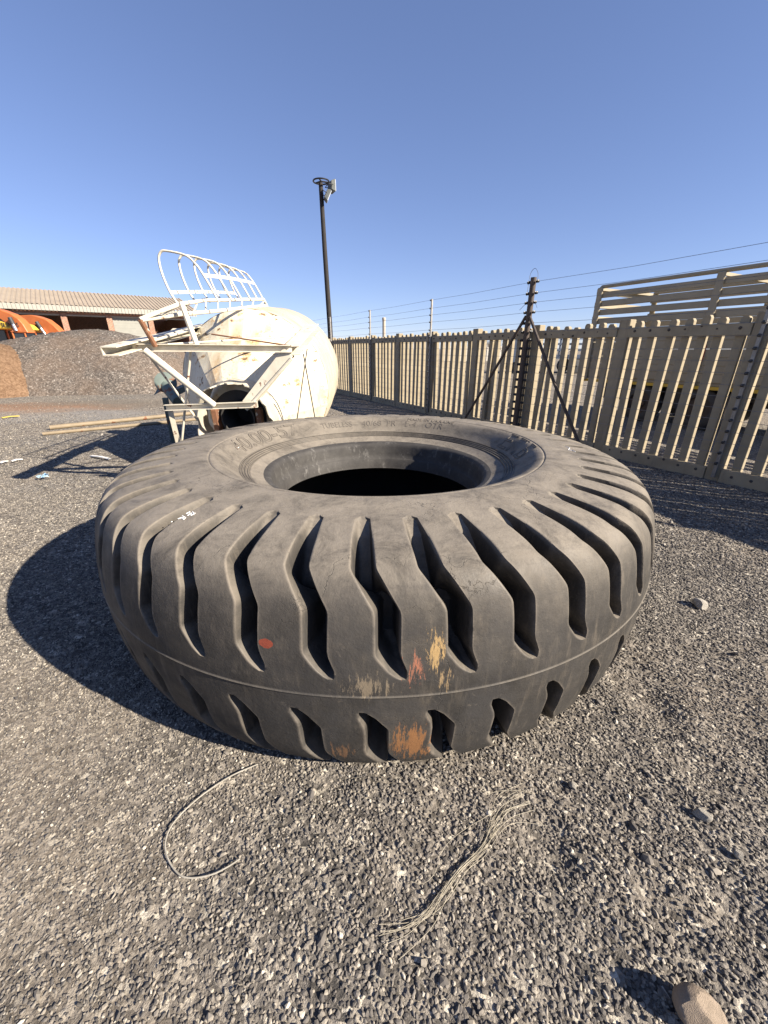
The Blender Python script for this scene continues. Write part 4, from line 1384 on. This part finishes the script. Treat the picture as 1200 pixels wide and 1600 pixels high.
# ------------------------------------------------------------------ things far behind the fence
def far_things():
    # dark blue lorry
    o0 = U(885, 545, 30.0)
    o0.z = 0
    root = empty('parked_lorry', o0)
    tag(root, 'dark blue flatbed lorry far off, seen between the fence slats', 'lorry')
    MB().box((-2.3, 0, 1.0), (3.2, 2.3, 1.25)).build('flatbed', 'lorry_blue', root)
    MB().box((-3.9, 0.05, 0.7), (-2.4, 2.25, 2.9)).build('cab', 'lorry_blue', root, bevel=0.08)
    MB().box((-3.5, 0.03, 1.8), (-2.7, 0.046, 2.5)).build('window', 'glass_dark', root)
    for k in range(7):
        MB().box((-2.2 + 0.85 * k, 0.0, 1.252), (-2.1 + 0.85 * k, 0.1, 2.5)).build('stake', 'lorry_blue', root)
    for z in (1.5, 1.9, 2.3):
        MB().box((-2.2, -0.04, z), (3.1, -0.004, z + 0.14)).build('side_board', 'lorry_blue', root)
    for k in range(3):
        MB().tube([(-2.0 + 1.7 * k, -0.08, 1.3), (-1.2 + 1.7 * k, -0.08, 1.7)], 0.03, 6).build('strap', 'wall_white', root)
    MB().tube([(0.35, -0.1, 0.9), (0.42, -0.1, 2.2)], 0.035, 6).build('marker_rod', 'plastic_yellow', root)
    for x in (-3.1, 0.9, 2.1):
        for yy in (0.0, 2.0):
            f = Matrix.Translation(Vector((x, yy, 0.5))) @ Matrix.Rotation(-math.pi / 2, 4, 'X')
            MB().lathe([(0.05, -0.02), (0.3, 0.0), (0.46, 0.02), (0.5, 0.08), (0.5, 0.22), (0.46, 0.28), (0.05, 0.3)], 24, f).build('wheel', 'machine_dark', root, smooth=True)
    # boundary wall
    a, b_ = U(690, 545, 62), U(860, 545, 62)
    o = empty('boundary_wall', (a.x, 62, 0))
    tag(o, 'pale plastered boundary wall far behind the fence', 'wall')
    n = 7
    w = (b_.x - a.x) / n
    for k in range(n):
        MB().box((k * w + 0.16, 0.05, 0), ((k + 1) * w - 0.16, 0.20, 2.0)).build('wall_panel', 'wall_white', o)
        MB().box((k * w - 0.155, 0.0, 0), (k * w + 0.155, 0.25, 2.25)).build('pier', 'wall_white', o)
    # second pole
    t = U(600, 497, 21.5)
    o = empty('concrete_pole', (t.x, 21.5, 0))
    tag(o, 'short pale round concrete pole standing behind the fence', 'pole')
    MB().tube([(0, 0, 0), (0, 0, t.z * 0.5), (0, 0, t.z)], [0.085, 0.08, 0.078], 12).build('shaft', 'concrete', o, smooth=True)
    MB().lathe([(0.088, t.z - 0.10), (0.092, t.z - 0.08), (0.092, t.z - 0.01), (0.078, t.z + 0.02), (0.01, t.z + 0.04)], 14).build('cap', 'concrete', o, smooth=True)
    # bare tree
    o = empty('bare_tree', (U(776, 545, 58).x, 58, 0))
    tag(o, 'small leafless tree far behind the fence, beside the pale wall', 'tree')
    r = random.Random(5)
    tr = MB()
    tw = MB()
    def grow(p, d, ln, rad, lev):
        q = p + d * ln
        (tr if lev < 2 else tw).tube([p, (p + q) / 2 + Vector((r.gauss(0, 0.04), r.gauss(0, 0.04), 0)), q], [rad, rad * 0.85, rad * 0.7], 5)
        if lev >= 5:
            return
        for _ in range(3 if lev < 4 else 2):
            nd = (d + Vector((r.gauss(0, 0.5), r.gauss(0, 0.5), r.gauss(0.05, 0.3)))).normalized()
            grow(q, nd, ln * r.uniform(0.62, 0.85), rad * 0.62, lev + 1)
    grow(Vector((0, 0, 0)), Vector((0, 0, 1)), 1.1, 0.11, 0)
    tr.build('trunk', 'bark_grey', o)
    tw.build('crown', 'bark_grey', o)
far_things()

# ------------------------------------------------------------------ things on the yard floor
def floor_things():
    def ground_path(pts, lift):
        out = []
        for (px, py) in pts:
            p = G(px, py)
            out.append(Vector((p.x, p.y, float(gz(p.x, p.y)) + lift)))
        return out
    # white cable loop
    loop = ground_path([(403, 1195), (362, 1214), (322, 1240), (288, 1268), (266, 1294), (258, 1320), (264, 1345), (280, 1365), (300, 1370), (330, 1365), (355, 1354), (375, 1342)], 0.014)
    b = MB().tube([Vector(p) for p in catmull(loop, 6)], 0.0028, 8)
    tag(b.build('cable', 'wire_white', smooth=True), 'stiff white cable bent in a hook on the gravel before the tyre', 'cable')
    # frayed wire bundle
    main = [(592, 1462), (636, 1448), (668, 1428), (692, 1398), (722, 1358), (752, 1330), (772, 1292), (790, 1262), (826, 1248)]
    r = random.Random(21)
    b = MB()
    for k in range(13):
        i0 = 0 if r.random() < 0.6 else r.randint(0, 3)
        i1 = len(main) if r.random() < 0.6 else r.randint(6, len(main))
        ox, oy = r.gauss(0, 4.0), r.gauss(0, 3.0)
        spread = r.gauss(0, 12)
        pts = []
        for j in range(i0, i1):
            e = abs(j - 4.0) / 4.0
            pts.append((main[j][0] + ox + spread * e ** 2 * 1.2 + r.gauss(0, 2.5), main[j][1] + oy + spread * e ** 2 * 1.5 + r.gauss(0, 2.5)))
        if len(pts) < 3:
            continue
        p3 = [p + Vector((0, 0, r.uniform(-0.004, 0.008))) for p in ground_path(pts, 0.014)]
        b.tube([Vector(p) for p in catmull(p3, 6)], 0.00085, 5)
    for st in ([(684, 1346), (702, 1322), (728, 1302), (756, 1286), (775, 1270)], [(756, 1250), (780, 1242), (805, 1240), (832, 1244)], [(642, 1384), (660, 1388), (676, 1376), (684, 1358)]):
        p3 = ground_path(st, 0.026)
        b.tube([Vector(p) for p in catmull(p3, 6)], 0.0008, 5)
    tag(b.build('wire_bundle', 'wire_straw', smooth=True), 'frayed bundle of thin straw coloured wires on the gravel', 'wire')
    # rock and pale stones
    def rock(name, px, py, size, mat, label, seed, dz=0.3, group=None):
        m_ = stone_mesh(name, seed, 0.75, sub=4, rough=0.035)
        o = link(name, m_, mat)
        p = G(px, py)
        o.location = (p.x, p.y, float(gz(p.x, p.y)) + size * dz)
        o.scale = (size, size, size)
        o.rotation_euler = (0.2, 0.3, seed)
        m_.polygons.foreach_set('use_smooth', [True] * len(m_.polygons))
        m_.set_sharp_from_angle(angle=R(24))
        tag(o, label, 'stone', group)
        return o
    rock('rock', 1085, 1592, 0.15, 'rock_tan', 'tan fist sized rock at the bottom right edge of the picture', 31, 0.36)
    rock('pale_stone', 1092, 948, 0.10, 'stone_pale', 'pale lumpy stone right of the tyre, near the fence shadow', 12, 0.25)
    rock('pale_stone', 896, 1227, 0.042, 'stone_pale', 'small white stone beside the upper end of the wire bundle', 13, 0.4)
    rock('pale_stone', 1152, 1339, 0.038, 'stone_pale', 'small white stone near the right edge, below the middle', 14, 0.4)
    rock('pale_stone', 1095, 1275, 0.055, 'stone_pale', 'dull pale stone right of the wire bundle, above the small white one', 15, 0.3)
    # two long pipes
    def pipe(a, b_, rad, label):
        A, B = G(*a), G(*b_)
        d = (B - A)
        A.z = B.z = rad - 0.01
        B = A + d * 1.5
        B.z = rad - 0.01
        o = empty('steel_pipe', A)
        tag(o, label, 'pipe', 'pipes lying beside the silo')
        Z = Vector((0, 0, 0))
        MB().tube([Z, (B - A) * 0.5, B - A], rad, 12, cap=False).build('barrel', 'pipe_tan', o, smooth=True)
        dd = (B - A).normalized()
        MB().tube([dd * 0.01, (B - A) * 0.5, (B - A)], rad * 0.86, 12, cap=False).build('bore', 'machine_dark', o, smooth=True)
    pipe((78, 671), (262, 652), 0.050, 'tan steel pipe, farther of the two on the ground left of the silo')
    pipe((67, 680), (262, 661), 0.036, 'thinner tan steel pipe, nearer of the two on the ground left of the silo')
    # litter
    def strip(name, a, b_, w, mat, label, h=0.012):
        A, B = G(*a), G(*b_)
        mid = A.lerp(B, 0.5)
        A.z = B.z = float(gz(mid.x, mid.y)) + 0.03
        m2 = A.lerp(B, 0.5) + Vector((0, 0, 0.012))
        bb = MB()
        bb.bar(A, m2, w, h)
        bb.bar(m2, B, w, h)
        tag(bb.build(name, mat), label, 'litter')
    strip('plastic_strip', (143, 714), (172, 719), 0.045, 'plastic_white', 'white plastic strip on the gravel beside the silo shadow')
    strip('plastic_strip', (19, 723), (36, 720), 0.045, 'plastic_white', 'white plastic strip by the left edge, right one of two')
    strip('plastic_strip', (1, 725), (12, 722), 0.045, 'plastic_white', 'white plastic strip cut by the left edge of the picture')
    strip('plastic_strip', (3, 654), (30, 651), 0.10, 'plastic_yellow', 'yellow plastic strip on the reddish soil patch')
    A = G(66, 748)
    bb = MB()
    rr = random.Random(2)
    for k in range(6):
        q = Vector((A.x + rr.gauss(0, 0.035), A.y + rr.gauss(0, 0.035), 0.035))
        bb.prism([q + Vector((rr.uniform(-.05, .05), rr.uniform(-.05, .05), rr.uniform(-.02, .03))) for _ in range(3)], (0.002, 0.002, 0.004))
    tag(bb.build('plastic_scrap', 'plastic_blue'), 'crumpled pale blue plastic scrap on the gravel at left', 'litter')
    # scrap machine part in the silo's shade
    o = empty('scrap_axle', (U(268, 610, 7.6).x, 7.6, 0))
    tag(o, 'greenish scrap axle with plates lying in the shade behind the silo', 'scrap')
    L = lambda px, py, Y: U(px, py, Y) - Vector(o.location)
    MB().tube([L(256, 600, 7.8), L(279, 628, 7.3)], 0.10, 10).build('axle_tube', 'scrap_green', o, smooth=True)
    MB().prism([L(240, 618, 7.7), L(252, 596, 7.8), L(262, 592, 7.8), L(268, 604, 7.7), L(250, 612, 7.6)], (0.0, 0.10, 0.02)).build('plate', 'scrap_green', o)
    f = Matrix.Translation(L(259, 598, 7.75)) @ Matrix.Rotation(1.2, 4, 'X') @ Matrix.Rotation(0.5, 4, 'Y')
    MB().lathe([(0.05, -0.05), (0.17, -0.05), (0.19, -0.02), (0.19, 0.04), (0.12, 0.06), (0.05, 0.05)], 16, f, True).build('hub', 'scrap_green', o, smooth=True)
    MB().bar(L(275, 612, 7.5), L(300, 600, 8.0), 0.12, 0.10).build('arm', 'scrap_green', o)
    MB().bar(L(258, 622, 7.4), Vector((-0.1, -0.1, 0.0)), 0.10, 0.08).build('stand', 'scrap_green', o)
floor_things()
